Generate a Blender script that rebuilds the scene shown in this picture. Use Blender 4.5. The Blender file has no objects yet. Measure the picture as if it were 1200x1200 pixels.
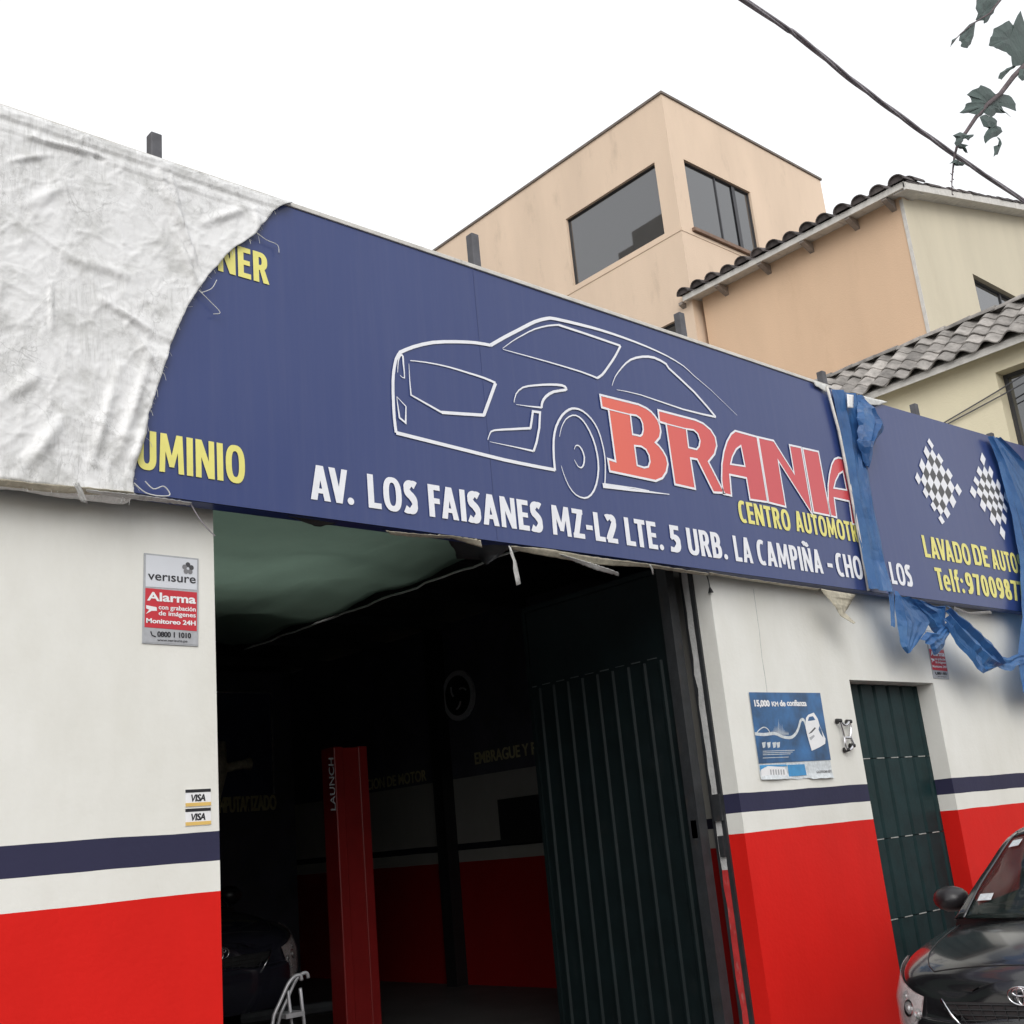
import bpy, bmesh, math, random
from mathutils import Vector, Matrix, noise
R = math.radians
random.seed(7)
sc = bpy.context.scene
C = sc.collection

# ------------------------------------------------------------------ camera, world, sun, exposure
EYE = Vector((0, 0, 1.6))
# world axes seen from the camera (from the three vanishing points of the street)
MW = Matrix(((0.74526562, -0.11799310, -0.65624446),
             (-0.66044055, -0.26589925, -0.70222209),
             (-0.09163755, 0.95675243, -0.27609300)))
cam = bpy.data.cameras.new('camera')
cam.sensor_width = 36; cam.lens = 36*1335/1200; cam.clip_end = 2000; cam.clip_start = 0.05
camo = bpy.data.objects.new('camera', cam); C.objects.link(camo)
M4 = MW.to_quaternion().to_matrix().to_4x4(); M4.translation = EYE
camo.matrix_world = M4
sc.camera = camo

SUN_EL, SUN_AZ = 32, 218       # overcast: a faint wide sun over the street
w = bpy.data.worlds.new('World'); sc.world = w; w.use_nodes = True
nt = w.node_tree; nt.nodes.clear()
sky = nt.nodes.new('ShaderNodeTexSky'); sky.sky_type = 'NISHITA'; sky.sun_disc = False
sky.sun_elevation = R(SUN_EL); sky.sun_rotation = R(SUN_AZ); sky.dust_density = 6; sky.air_density = 1.5
hs = nt.nodes.new('ShaderNodeHueSaturation'); hs.inputs['Saturation'].default_value = 0.08
mx = nt.nodes.new('ShaderNodeMixRGB'); mx.inputs['Fac'].default_value = 0.7
mx.inputs['Color2'].default_value = (15, 15.2, 15.6, 1)      # the even cloud deck
bg = nt.nodes.new('ShaderNodeBackground'); bg.inputs['Strength'].default_value = 0.1
ow = nt.nodes.new('ShaderNodeOutputWorld')
nt.links.new(sky.outputs[0], hs.inputs['Color']); nt.links.new(hs.outputs[0], mx.inputs['Color1'])
nt.links.new(mx.outputs[0], bg.inputs[0]); nt.links.new(bg.outputs[0], ow.inputs[0])
sl = bpy.data.lights.new('sun', 'SUN'); sl.energy = 1.3; sl.angle = R(40); sl.color = (1, .97, .93)
so = bpy.data.objects.new('sun', sl); C.objects.link(so)
so.rotation_euler = (R(90-SUN_EL), 0, R(-38)); so.location = (0, -4, 20)
sc.view_settings.view_transform = 'Standard'; sc.view_settings.look = 'None'
sc.view_settings.exposure = 0.0; sc.view_settings.gamma = 1
sc.render.engine = 'CYCLES'; sc.cycles.max_bounces = 8

# ------------------------------------------------------------------ helpers
def ray(px, py): return MW @ Vector((px-600, 600-py, -1335))
def onY(px, py, y): r = ray(px, py); return EYE + r*(y/r.y)        # survey point on a plane y = const
def onX(px, py, x): r = ray(px, py); return EYE + r*(x/r.x)
def crop(o, s, pts): return [(o[0]+a/s, o[1]+b/s) for a, b in pts]

def tag(o, label=None, cat=None, group=None, kind=None):
    if label: o['label'] = label
    if cat: o['category'] = cat
    if group: o['group'] = group
    if kind: o['kind'] = kind
    return o
def empty(name, loc=(0, 0, 0), rz=0, label=None, cat=None, group=None):
    o = bpy.data.objects.new(name, None); C.objects.link(o); o.empty_display_size = .2
    o.location = loc; o.rotation_euler = (0, 0, rz)
    return tag(o, label, cat, group)

class MB:
    """collects geometry given in world metres; build() links it as one mesh"""
    def __init__(s): s.v = []; s.f = []
    def add(s, vs, fs):
        n = len(s.v); s.v += [tuple(v) for v in vs]; s.f += [tuple(i+n for i in f) for f in fs]; return s
    def box(s, x0, x1, y0, y1, z0, z1):
        vs = [(x, y, z) for x in (x0, x1) for y in (y0, y1) for z in (z0, z1)]
        return s.add(vs, [(0, 1, 3, 2), (4, 6, 7, 5), (0, 4, 5, 1), (2, 3, 7, 6), (0, 2, 6, 4), (1, 5, 7, 3)])
    def obox(s, c, ax, ay, az):
        c, ax, ay, az = map(Vector, (c, ax, ay, az))
        vs = [c+i*ax+j*ay+k*az for i in (-1, 1) for j in (-1, 1) for k in (-1, 1)]
        return s.add(vs, [(0, 1, 3, 2), (4, 6, 7, 5), (0, 4, 5, 1), (2, 3, 7, 6), (0, 2, 6, 4), (1, 5, 7, 3)])
    def grid(s, rows, close_u=False):
        nr = len(rows); nc = len(rows[0]); vs = [p for r in rows for p in r]; fs = []
        for i in range(nr-1):
            for j in range(nc if close_u else nc-1):
                k = (j+1) % nc
                fs.append((i*nc+j, i*nc+k, (i+1)*nc+k, (i+1)*nc+j))
        return s.add(vs, fs)
    def tube(s, pts, r, n=8, cap=True):
        pts = [Vector(p) for p in pts]; rs = r if isinstance(r, (list, tuple)) else [r]*len(pts)
        rows = []; ref = None
        for i, p in enumerate(pts):
            d = (pts[min(i+1, len(pts)-1)]-pts[max(i-1, 0)]).normalized()
            if ref is None: ref = d.orthogonal().normalized()
            a = (ref-d*ref.dot(d)).normalized(); b = d.cross(a); ref = a
            rows.append([p+(a*math.cos(t)+b*math.sin(t))*rs[i] for t in [2*math.pi*k/n for k in range(n)]])
        n0 = len(s.v); s.grid(rows, True)
        if cap:
            s.f.append(tuple(n0+k for k in range(n))[::-1]); m = n0+(len(pts)-1)*n; s.f.append(tuple(m+k for k in range(n)))
        return s
    def poly(s, pts): return s.add(pts, [tuple(range(len(pts)))])
    def build(s, name, mat, parent=None, smooth=False, kind=None, bevel=0, solid=0, sub=0):
        me = bpy.data.meshes.new(name)
        off = Vector((0, 0, 0))
        if parent is not None:
            inv = parent.matrix_basis.inverted()
            if parent.parent: inv = inv @ parent.parent.matrix_basis.inverted()
            s.v = [tuple(inv @ Vector(v)) for v in s.v]
        me.from_pydata(s.v, [], s.f); me.validate(); me.update()
        bm = bmesh.new(); bm.from_mesh(me); bmesh.ops.recalc_face_normals(bm, faces=bm.faces); bm.to_mesh(me); bm.free()
        if smooth: me.polygons.foreach_set('use_smooth', [True]*len(me.polygons))
        me.materials.append(mat)
        o = bpy.data.objects.new(name, me); C.objects.link(o)
        if parent is not None: o.parent = parent
        if kind: o['kind'] = kind
        if solid: m = o.modifiers.new('t', 'SOLIDIFY'); m.thickness = solid; m.offset = 0
        if sub: m = o.modifiers.new('s', 'SUBSURF'); m.levels = sub; m.render_levels = sub
        if bevel: m = o.modifiers.new('b', 'BEVEL'); m.width = bevel; m.segments = 2; m.limit_method = 'ANGLE'
        return o

def holed(mb, axis, p0, p1, a0, a1, z0, z1, holes):
    """wall slab normal to `axis` ('x'/'y') from p0 to p1 thick, spanning a0..a1 and z0..z1, minus rectangles"""
    A = sorted({a0, a1, *[v for h in holes for v in h[:2] if a0 < v < a1]})
    for i in range(len(A)-1):
        u0, u1 = A[i], A[i+1]; m = (u0+u1)/2
        cuts = sorted((max(h[2], z0), min(h[3], z1)) for h in holes if h[0] <= m <= h[1])
        z = z0
        for c0, c1 in cuts+[(z1, z1)]:
            if c0 > z+1e-6:
                mb.box(p0, p1, u0, u1, z, c0) if axis == 'x' else mb.box(u0, u1, p0, p1, z, c0)
            z = max(z, c1)
    return mb

# ------------------------------------------------------------------ materials
def nodes(name):
    m = bpy.data.materials.new(name); m.use_nodes = True; t = m.node_tree
    return m, t, t.nodes['Principled BSDF']
def N(t, typ, **kw):
    n = t.nodes.new(typ)
    for k, v in kw.items():
        if k in n.inputs.keys(): n.inputs[k].default_value = v
        else: setattr(n, k, v)
    return n
def pos(t, sc_=(1, 1, 1)):
    g = N(t, 'ShaderNodeNewGeometry'); mp = N(t, 'ShaderNodeMapping'); mp.inputs['Scale'].default_value = sc_
    t.links.new(g.outputs['Position'], mp.inputs['Vector']); return mp.outputs[0]
def objc(t, sc_=(1, 1, 1)):
    g = N(t, 'ShaderNodeTexCoord'); mp = N(t, 'ShaderNodeMapping'); mp.inputs['Scale'].default_value = sc_
    t.links.new(g.outputs['Object'], mp.inputs['Vector']); return mp.outputs[0]
def mat(name, col, rough=.6, var=.12, scale=3, dirt=None, bump=0, bscale=60, metal=0, spec=.5, streak=0, coat=0, space='w', detail=6):
    """base colour with soft mottling, optional dirt colour, optional fine relief"""
    m, t, b = nodes(name)
    P = pos if space == 'w' else objc
    b.inputs['Roughness'].default_value = rough; b.inputs['Metallic'].default_value = metal
    b.inputs['Specular IOR Level'].default_value = spec
    if coat: b.inputs['Coat Weight'].default_value = coat; b.inputs['Coat Roughness'].default_value = .09
    nz = N(t, 'ShaderNodeTexNoise', Scale=scale, Detail=detail, Roughness=.6)
    t.links.new(P(t, (1, 1, .25 if streak else 1)), nz.inputs['Vector'])
    rp = N(t, 'ShaderNodeValToRGB'); rp.color_ramp.elements[0].position = .3; rp.color_ramp.elements[1].position = .7
    rp.color_ramp.elements[0].color = (*[c*(1-var) for c in col], 1); rp.color_ramp.elements[1].color = (*[min(1, c*(1+var*.6)) for c in col], 1)
    t.links.new(nz.outputs[0], rp.inputs[0]); out = rp.outputs[0]
    if dirt:
        dc, amt, ds = dirt
        n2 = N(t, 'ShaderNodeTexNoise', Scale=ds, Detail=9, Roughness=.72)
        t.links.new(P(t, (1, 1, .35)), n2.inputs['Vector'])
        r2 = N(t, 'ShaderNodeValToRGB'); r2.color_ramp.elements[0].position = .56; r2.color_ramp.elements[1].position = .78
        r2.color_ramp.elements[0].color = (0, 0, 0, 1); r2.color_ramp.elements[1].color = (amt, amt, amt, 1)
        t.links.new(n2.outputs[0], r2.inputs[0])
        mxx = N(t, 'ShaderNodeMixRGB'); mxx.inputs['Color2'].default_value = (*dc, 1)
        t.links.new(r2.outputs[0], mxx.inputs[0]); t.links.new(out, mxx.inputs[1]); out = mxx.outputs[0]
    t.links.new(out, b.inputs['Base Color'])
    if bump:
        n3 = N(t, 'ShaderNodeTexNoise', Scale=bscale, Detail=5); t.links.new(P(t), n3.inputs['Vector'])
        bp = N(t, 'ShaderNodeBump', Strength=bump, Distance=.01); t.links.new(n3.outputs[0], bp.inputs['Height'])
        t.links.new(bp.outputs[0], b.inputs['Normal'])
    return m

def wall_paint(name, zs, white, navy, red, rough=.55):
    """painted plaster: white wall, navy stripe, white stripe, red dado; slightly wavy brush edges"""
    m, t, b = nodes(name); b.inputs['Roughness'].default_value = rough; b.inputs['Specular IOR Level'].default_value = .15
    g = N(t, 'ShaderNodeNewGeometry'); sep = N(t, 'ShaderNodeSeparateXYZ'); t.links.new(g.outputs['Position'], sep.inputs[0])
    wn = N(t, 'ShaderNodeTexNoise', Scale=2.2, Detail=3); t.links.new(pos(t), wn.inputs['Vector'])
    ma = N(t, 'ShaderNodeMath', operation='MULTIPLY_ADD'); ma.inputs[1].default_value = .014; t.links.new(wn.outputs[0], ma.inputs[0]); t.links.new(sep.outputs['Z'], ma.inputs[2])
    cur = None
    cols = [red, white, navy, white]
    prev = None
    for i, c in enumerate(cols):
        rgb = N(t, 'ShaderNodeRGB'); rgb.outputs[0].default_value = (*c, 1)
        if prev is None: prev = rgb.outputs[0]; continue
        gt = N(t, 'ShaderNodeMath', operation='GREATER_THAN'); t.links.new(ma.outputs[0], gt.inputs[0]); gt.inputs[1].default_value = zs[i-1]+.007
        mi = N(t, 'ShaderNodeMixRGB'); t.links.new(gt.outputs[0], mi.inputs[0]); t.links.new(prev, mi.inputs[1]); t.links.new(rgb.outputs[0], mi.inputs[2]); prev = mi.outputs[0]
    nz = N(t, 'ShaderNodeTexNoise', Scale=1.3, Detail=8, Roughness=.65); t.links.new(pos(t, (1, 1, .4)), nz.inputs['Vector'])
    rp = N(t, 'ShaderNodeValToRGB'); rp.color_ramp.elements[0].position = .3; rp.color_ramp.elements[1].position = .65
    rp.color_ramp.elements[0].color = (.86, .85, .82, 1); rp.color_ramp.elements[1].color = (1, 1, 1, 1)
    t.links.new(nz.outputs[0], rp.inputs[0])
    mu = N(t, 'ShaderNodeMixRGB', blend_type='MULTIPLY'); mu.inputs[0].default_value = 1; t.links.new(prev, mu.inputs[1]); t.links.new(rp.outputs[0], mu.inputs[2])
    # small dark scuffs
    vs = N(t, 'ShaderNodeTexNoise', Scale=9, Detail=10, Roughness=.8); t.links.new(pos(t), vs.inputs['Vector'])
    r3 = N(t, 'ShaderNodeValToRGB'); r3.color_ramp.elements[0].position = .70; r3.color_ramp.elements[1].position = .76
    r3.color_ramp.elements[0].color = (0, 0, 0, 1); r3.color_ramp.elements[1].color = (.35, .35, .35, 1); t.links.new(vs.outputs[0], r3.inputs[0])
    m3 = N(t, 'ShaderNodeMixRGB'); m3.inputs['Color2'].default_value = (.25, .22, .19, 1); t.links.new(r3.outputs[0], m3.inputs[0]); t.links.new(mu.outputs[0], m3.inputs[1])
    t.links.new(m3.outputs[0], b.inputs['Base Color'])
    n3 = N(t, 'ShaderNodeTexNoise', Scale=35, Detail=6); t.links.new(pos(t), n3.inputs['Vector'])
    n4 = N(t, 'ShaderNodeTexNoise', Scale=3, Detail=2); t.links.new(pos(t), n4.inputs['Vector'])
    ad = N(t, 'ShaderNodeMath', operation='MULTIPLY_ADD'); ad.inputs[1].default_value = 4; t.links.new(n4.outputs[0], ad.inputs[0]); t.links.new(n3.outputs[0], ad.inputs[2])
    bp = N(t, 'ShaderNodeBump', Strength=.25, Distance=.006); t.links.new(ad.outputs[0], bp.inputs['Height']); t.links.new(bp.outputs[0], b.inputs['Normal'])
    return m

WHITE = (.80, .795, .75); NAVY = (.035, .035, .075); RED = (.68, .014, .010)
M = {}
M['facade'] = wall_paint('facade_paint', (1.505, 1.64, 1.77), WHITE, NAVY, RED)
M['inner'] = wall_paint('inner_paint_shaded', (1.42, 1.55, 1.62), (.24, .235, .22), (.012, .012, .02), (.20, .006, .006), .6)  # same paint scheme darkened, with the interior's shade put into the colours
M['inner_dark'] = mat('haze_tinted_wall', (.055, .055, .075), .8, .3)  # bluish dark tone paints in the hazy gloom of the interior
M['concrete'] = mat('concrete', (.25, .245, .235), .85, .2, 4, ((.1, .1, .1), .6, 3), .4, 80)
M['darkfloor'] = mat('dark_floor', (.045, .045, .045), .55, .4, 2, ((.01, .01, .01), .8, 1.5))  # dark base tone with darker random patches
M['jamb'] = mat('worn_jamb', (.52, .52, .51), .85, .2, 12, ((.08, .075, .07), .9, 9), .5, 60)
M['asphalt'] = mat('asphalt', (.055, .055, .057), .9, .3, 5, None, .6, 200)
M['paving'] = mat('sidewalk', (.38, .37, .35), .85, .2, 5, ((.15, .14, .13), .5, 3), .4, 90)
def per_object(m, lo, hi):
    t = m.node_tree; b = t.nodes['Principled BSDF']; src = b.inputs['Base Color'].links[0].from_socket
    oi = N(t, 'ShaderNodeObjectInfo'); mr = N(t, 'ShaderNodeMapRange'); mr.inputs['To Min'].default_value = lo; mr.inputs['To Max'].default_value = hi
    t.links.new(oi.outputs['Random'], mr.inputs['Value']); mu = N(t, 'ShaderNodeMixRGB', blend_type='MULTIPLY'); mu.inputs[0].default_value = 1
    t.links.new(src, mu.inputs[1]); t.links.new(mr.outputs[0], mu.inputs[2]); t.links.new(mu.outputs[0], b.inputs['Base Color'])
M['steel'] = mat('dark_steel', (.025, .027, .03), .5, .3, 12, ((.08, .05, .03), .4, 20), .2, 60)
M['post'] = mat('grey_steel_tube', (.09, .09, .10), .6, .3, 12, ((.15, .09, .06), .4, 18))
M['gate'] = mat('gate_paint', (.004, .009, .010), .6, .3, 6, ((.03, .03, .03), .3, 9), .1, 30, spec=.2)
M['door'] = mat('door_paint', (.007, .026, .028), .5, .3, 6, ((.03, .04, .038), .35, 10), .15, 30, spec=.2)
M['weld'] = mat('scraped_weld', (.35, .36, .34), .6, .5, 40)
M['canvas'] = mat('old_canvas', (.5, .46, .36), .8, .3, 20, ((.12, .1, .08), .7, 18), .3, 120)
M['cream2'] = mat('pale_cream_wall', (.60, .54, .41), .8, .08, 1.2, ((.40, .34, .24), .3, 1.5), .3, 50, streak=1)
M['cream'] = mat('cream_wall', (.76, .69, .50), .8, .08, 1.2, ((.45, .38, .26), .3, 1.5), .3, 50, streak=1)
M['orange'] = mat('orange_wall', (.67, .47, .315), .8, .07, 1.1, ((.42, .27, .16), .3, 1.3), .3, 50, streak=1)
M['tan'] = mat('tan_wall', (.73, .57, .43), .8, .10, .8, ((.44, .34, .25), .6, 2.0), .3, 40, streak=1)
M['cap'] = mat('roof_coping', (.17, .14, .12), .7, .3, 8)
M['sill'] = mat('brown_sill', (.22, .14, .10), .7, .3, 8)
M['whitewood'] = mat('weathered_white_board', (.62, .60, .56), .75, .15, 9, ((.25, .23, .2), .7, 6), .3, 60)
M['beam'] = mat('grey_rafter', (.28, .24, .21), .8, .3, 8)
M['tile_dark'] = mat('old_roof_tile', (.085, .072, .070), .85, .4, 14, ((.2, .18, .17), .6, 12), .4, 60)
M['tile_grey'] = mat('grey_roof_tile', (.30, .28, .26), .85, .45, 7, ((.08, .07, .065), .85, 8), .4, 60)
per_object(M['tile_dark'], .6, 1.5); per_object(M['tile_grey'], .65, 1.35)
M['frame'] = mat('dark_aluminium', (.05, .05, .055), .4, .2, metal=.4)
M['silver'] = mat('silver_trim', (.55, .55, .56), .35, .2, 15, metal=.7)
M['chrome'] = mat('chrome', (.7, .7, .72), .15, .1, metal=1)
M['black'] = mat('black_plastic', (.012, .012, .013), .45, .2)
M['rubber'] = mat('tyre_rubber', (.018, .018, .018), .8, .2)
M['white'] = mat('white_print', (.82, .82, .83), .35, .05, 8)
M['text'] = mat('white_vinyl', (.80, .81, .85), .35, .06, 12)
M['yellow'] = mat('yellow_vinyl', (.78, .72, .20), .35, .08, 9)
M['ink'] = mat('black_print', (.015, .015, .02), .4, .1)
M['amber'] = mat('amber_print', (.72, .48, .14), .4, .1)
M['alarmred'] = mat('alarm_red', (.55, .025, .04), .4, .08)
M['alarmwhite'] = mat('alarm_white_plate', (.66, .68, .72), .4, .05)
M['alarmgrey'] = mat('alarm_grey', (.40, .41, .43), .4, .12, 40)
M['ladder'] = mat('ladder_aluminium', (.30, .30, .31), .4, .2, 15, metal=.5)
M['liftred'] = mat('lift_red', (.22, .012, .012), .35, .15)
M['cable'] = mat('glare_paled_cable', (.26, .24, .26), .7, .3, 20)  # cable tone paled to paint in the glare of the bright sky
M['leaf'] = mat('leaf', (.035, .065, .055), .6, .3, 9, bump=.2, bscale=40)
M['bark'] = mat('bark', (.11, .085, .09), .9, .4, 20, bump=.6, bscale=50)
M['postblue'] = mat('poster_blue', (.018, .11, .28), .3, .75, 4)
M['postcyan'] = mat('poster_cyan', (.04, .28, .58), .3, .25, 9)
M['postwhite'] = mat('poster_white', (.62, .66, .68), .35, .25, 40)
M['green'] = mat('green_shade_cloth', (.17, .25, .21), .9, .45, 2.2, ((.36, .33, .28), .9, 1.6), .8, 9)
M['strap'] = mat('frayed_strap', (.62, .62, .6), .8, .2, 20)
M['oppos'] = mat('far_render', (.35, .31, .26), .85, .15, 1)
M['redpaper'] = mat('faded_text', (.40, .36, .20), .6, .3, 14)
M['flower_dark'] = mat('emblem_dark_grey', (.06, .06, .065), .4, .2)
M['flower_light'] = mat('emblem_grey', (.22, .22, .23), .4, .2)

def sign_blue():
    m, t, b = nodes('sign_blue_vinyl')
    b.inputs['Roughness'].default_value = .30; b.inputs['Specular IOR Level'].default_value = .5
    nz = N(t, 'ShaderNodeTexNoise', Scale=1.2, Detail=7, Roughness=.6); t.links.new(pos(t, (1, 1, .3)), nz.inputs['Vector'])
    rp = N(t, 'ShaderNodeValToRGB'); rp.color_ramp.elements[0].position = .3; rp.color_ramp.elements[1].position = .7
    rp.color_ramp.elements[0].color = (.026, .045, .160, 1); rp.color_ramp.elements[1].color = (.032, .052, .172, 1)
    t.links.new(nz.outputs[0], rp.inputs[0])
    # thin film of dust, in vertical rain streaks
    st = N(t, 'ShaderNodeTexNoise', Scale=7, Detail=8, Roughness=.7); t.links.new(pos(t, (3, 1, .12)), st.inputs['Vector'])
    r2 = N(t, 'ShaderNodeValToRGB'); r2.color_ramp.elements[0].position = .45; r2.color_ramp.elements[1].position = .85
    r2.color_ramp.elements[0].color = (0, 0, 0, 1); r2.color_ramp.elements[1].color = (.10, .10, .10, 1); t.links.new(st.outputs[0], r2.inputs[0])
    mi = N(t, 'ShaderNodeMixRGB'); mi.inputs['Color2'].default_value = (.20, .20, .26, 1)
    t.links.new(r2.outputs[0], mi.inputs[0]); t.links.new(rp.outputs[0], mi.inputs[1]); t.links.new(mi.outputs[0], b.inputs['Base Color'])
    n3 = N(t, 'ShaderNodeTexNoise', Scale=1.6, Detail=2); t.links.new(pos(t), n3.inputs['Vector'])
    bp = N(t, 'ShaderNodeBump', Strength=.12, Distance=.03); t.links.new(n3.outputs[0], bp.inputs['Height']); t.links.new(bp.outputs[0], b.inputs['Normal'])
    return m
M['blue'] = sign_blue(); M['seam'] = mat('seam_blue', (.06, .08, .20), .5, .3)
def logo_red():
    m, t, b = nodes('logo_red_vinyl'); b.inputs['Roughness'].default_value = .35
    g = N(t, 'ShaderNodeNewGeometry'); sep = N(t, 'ShaderNodeSeparateXYZ'); t.links.new(g.outputs['Position'], sep.inputs[0])
    mr = N(t, 'ShaderNodeMapRange'); mr.inputs['From Min'].default_value = 5.5; mr.inputs['From Max'].default_value = 7.0
    t.links.new(sep.outputs['X'], mr.inputs['Value'])
    rp = N(t, 'ShaderNodeValToRGB'); rp.color_ramp.elements[0].color = (.74, .13, .085, 1); rp.color_ramp.elements[1].color = (.60, .075, .085, 1)
    t.links.new(mr.outputs[0], rp.inputs[0]); t.links.new(rp.outputs[0], b.inputs['Base Color'])
    return m
M['logo'] = logo_red()

def tarp_mat(name, base, dark, light, rough, sc1=5, bump=.5, thin=.0):
    m, t, b = nodes(name); b.inputs['Roughness'].default_value = rough
    n1 = N(t, 'ShaderNodeTexNoise', Scale=sc1, Detail=10, Roughness=.68); n1.inputs['Distortion'].default_value = .3
    t.links.new(pos(t), n1.inputs['Vector'])
    rp = N(t, 'ShaderNodeValToRGB'); e = rp.color_ramp.elements
    e[0].position = .33; e[0].color = (*dark, 1); e[1].position = .5; e[1].color = (*base, 1)
    k = rp.color_ramp.elements.new(.72); k.color = (*light, 1)
    t.links.new(n1.outputs[0], rp.inputs[0])
    # fine vertical scratches where the coating has worn off
    n2 = N(t, 'ShaderNodeTexNoise', Scale=9, Detail=8, Roughness=.75); t.links.new(pos(t, (7, 1, .8)), n2.inputs['Vector'])
    n2b = N(t, 'ShaderNodeTexNoise', Scale=1.7, Detail=3); t.links.new(pos(t), n2b.inputs['Vector'])
    mm = N(t, 'ShaderNodeMath', operation='MULTIPLY'); t.links.new(n2.outputs[0], mm.inputs[0]); t.links.new(n2b.outputs[0], mm.inputs[1])
    r2 = N(t, 'ShaderNodeValToRGB'); r2.color_ramp.elements[0].position = .28; r2.color_ramp.elements[1].position = .40
    r2.color_ramp.elements[0].color = (0, 0, 0, 1); r2.color_ramp.elements[1].color = (.75, .75, .75, 1)
    t.links.new(mm.outputs[0], r2.inputs[0])
    mi = N(t, 'ShaderNodeMixRGB'); mi.inputs['Color2'].default_value = (*dark, 1); t.links.new(r2.outputs[0], mi.inputs[0]); t.links.new(rp.outputs[0], mi.inputs[1])
    prev = mi.outputs[0]
    for sc_, wd, am, dx_ in ((1.6, .010, .55, 2.2), (4.5, .012, .45, 1.4), (13, .03, .30, .6)):   # sharp darker crease lines drawn into the colour
        q = N(t, 'ShaderNodeTexNoise', Scale=sc_, Detail=4, Roughness=.55); q.inputs['Distortion'].default_value = dx_; t.links.new(pos(t, (1.3, 1, .8)), q.inputs['Vector'])
        a = N(t, 'ShaderNodeMath', operation='SUBTRACT'); a.inputs[1].default_value = .5; t.links.new(q.outputs[0], a.inputs[0])
        a2 = N(t, 'ShaderNodeMath', operation='ABSOLUTE'); t.links.new(a.outputs[0], a2.inputs[0])
        mr = N(t, 'ShaderNodeMapRange'); mr.inputs['From Min'].default_value = 0; mr.inputs['From Max'].default_value = wd; mr.inputs['To Min'].default_value = am; mr.inputs['To Max'].default_value = 0
        t.links.new(a2.outputs[0], mr.inputs['Value'])
        msk = N(t, 'ShaderNodeTexNoise', Scale=2.3, Detail=2); t.links.new(pos(t, (1, 2, 1)), msk.inputs['Vector'])
        mk = N(t, 'ShaderNodeMapRange'); mk.inputs['From Min'].default_value = .45; mk.inputs['From Max'].default_value = .6; t.links.new(msk.outputs[0], mk.inputs['Value'])
        pr = N(t, 'ShaderNodeMath', operation='MULTIPLY'); t.links.new(mr.outputs[0], pr.inputs[0]); t.links.new(mk.outputs[0], pr.inputs[1])
        mc = N(t, 'ShaderNodeMixRGB'); mc.inputs['Color2'].default_value = (*[c*.7 for c in dark], 1); t.links.new(pr.outputs[0], mc.inputs[0]); t.links.new(prev, mc.inputs[1]); prev = mc.outputs[0]
    t.links.new(prev, b.inputs['Base Color'])
    n3 = N(t, 'ShaderNodeTexNoise', Scale=11, Detail=8, Roughness=.6); n3.inputs['Distortion'].default_value = .8; t.links.new(pos(t, (1.4, 1, .8)), n3.inputs['Vector'])
    bp = N(t, 'ShaderNodeBump', Strength=bump, Distance=.03); t.links.new(n3.outputs[0], bp.inputs['Height']); t.links.new(bp.outputs[0], b.inputs['Normal'])
    return m
M['tarp'] = tarp_mat('worn_silver_tarp', (.74, .74, .735), (.52, .52, .505), (.80, .80, .80), .40, 5, .22)
M['btarp'] = tarp_mat('blue_plastic_tarp', (.055, .165, .40), (.04, .12, .31), (.10, .23, .46), .30, 3, .25)

def translucent(m, fac, col):
    t = m.node_tree; b = t.nodes['Principled BSDF']; o = t.nodes['Material Output']
    tr_ = N(t, 'ShaderNodeBsdfTranslucent'); tr_.inputs[0].default_value = (*col, 1); mx_ = N(t, 'ShaderNodeMixShader'); mx_.inputs[0].default_value = fac
    t.links.new(b.outputs[0], mx_.inputs[1]); t.links.new(tr_.outputs[0], mx_.inputs[2]); t.links.new(mx_.outputs[0], o.inputs['Surface'])
translucent(M['btarp'], .35, (.04, .16, .38)); translucent(M['green'], .6, (.50, .60, .53))
def glass_mat(name, tint, alpha, ior=1.5, rough=.02):
    m, t, b = nodes(name)
    b.inputs['Base Color'].default_value = (*tint, 1); b.inputs['Roughness'].default_value = rough; b.inputs['IOR'].default_value = ior
    b.inputs['Alpha'].default_value = alpha
    n3 = N(t, 'ShaderNodeTexNoise', Scale=.8, Detail=1); t.links.new(pos(t), n3.inputs['Vector'])
    bp = N(t, 'ShaderNodeBump', Strength=.05, Distance=.02); t.links.new(n3.outputs[0], bp.inputs['Height']); t.links.new(bp.outputs[0], b.inputs['Normal'])
    return m
M['pane'] = glass_mat('tinted_window_glass', (.03, .032, .035), 1, 2.2)
M['carglass'] = glass_mat('car_glass', (.02, .03, .028), .45, 1.6)
M['lens'] = glass_mat('headlamp_lens', (.8, .75, .75), .22, 1.5)
M['lampback'] = mat('lamp_reflector', (.55, .44, .44), .3, .55, 30, metal=.35, bump=.3, bscale=25)  # pink tint paints in the red wall and sky mirrored there
M['mirrorshell'] = mat('mirror_shell', (.02, .018, .02), .35, .1)
M['carpaint'] = mat('charcoal_car_paint', (.016, .016, .018), .22, .1, 3, coat=1, metal=.3)
M['carpaint2'] = mat('dark_blue_car_paint', (.02, .02, .03), .2, .1, 3, coat=1)

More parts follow.
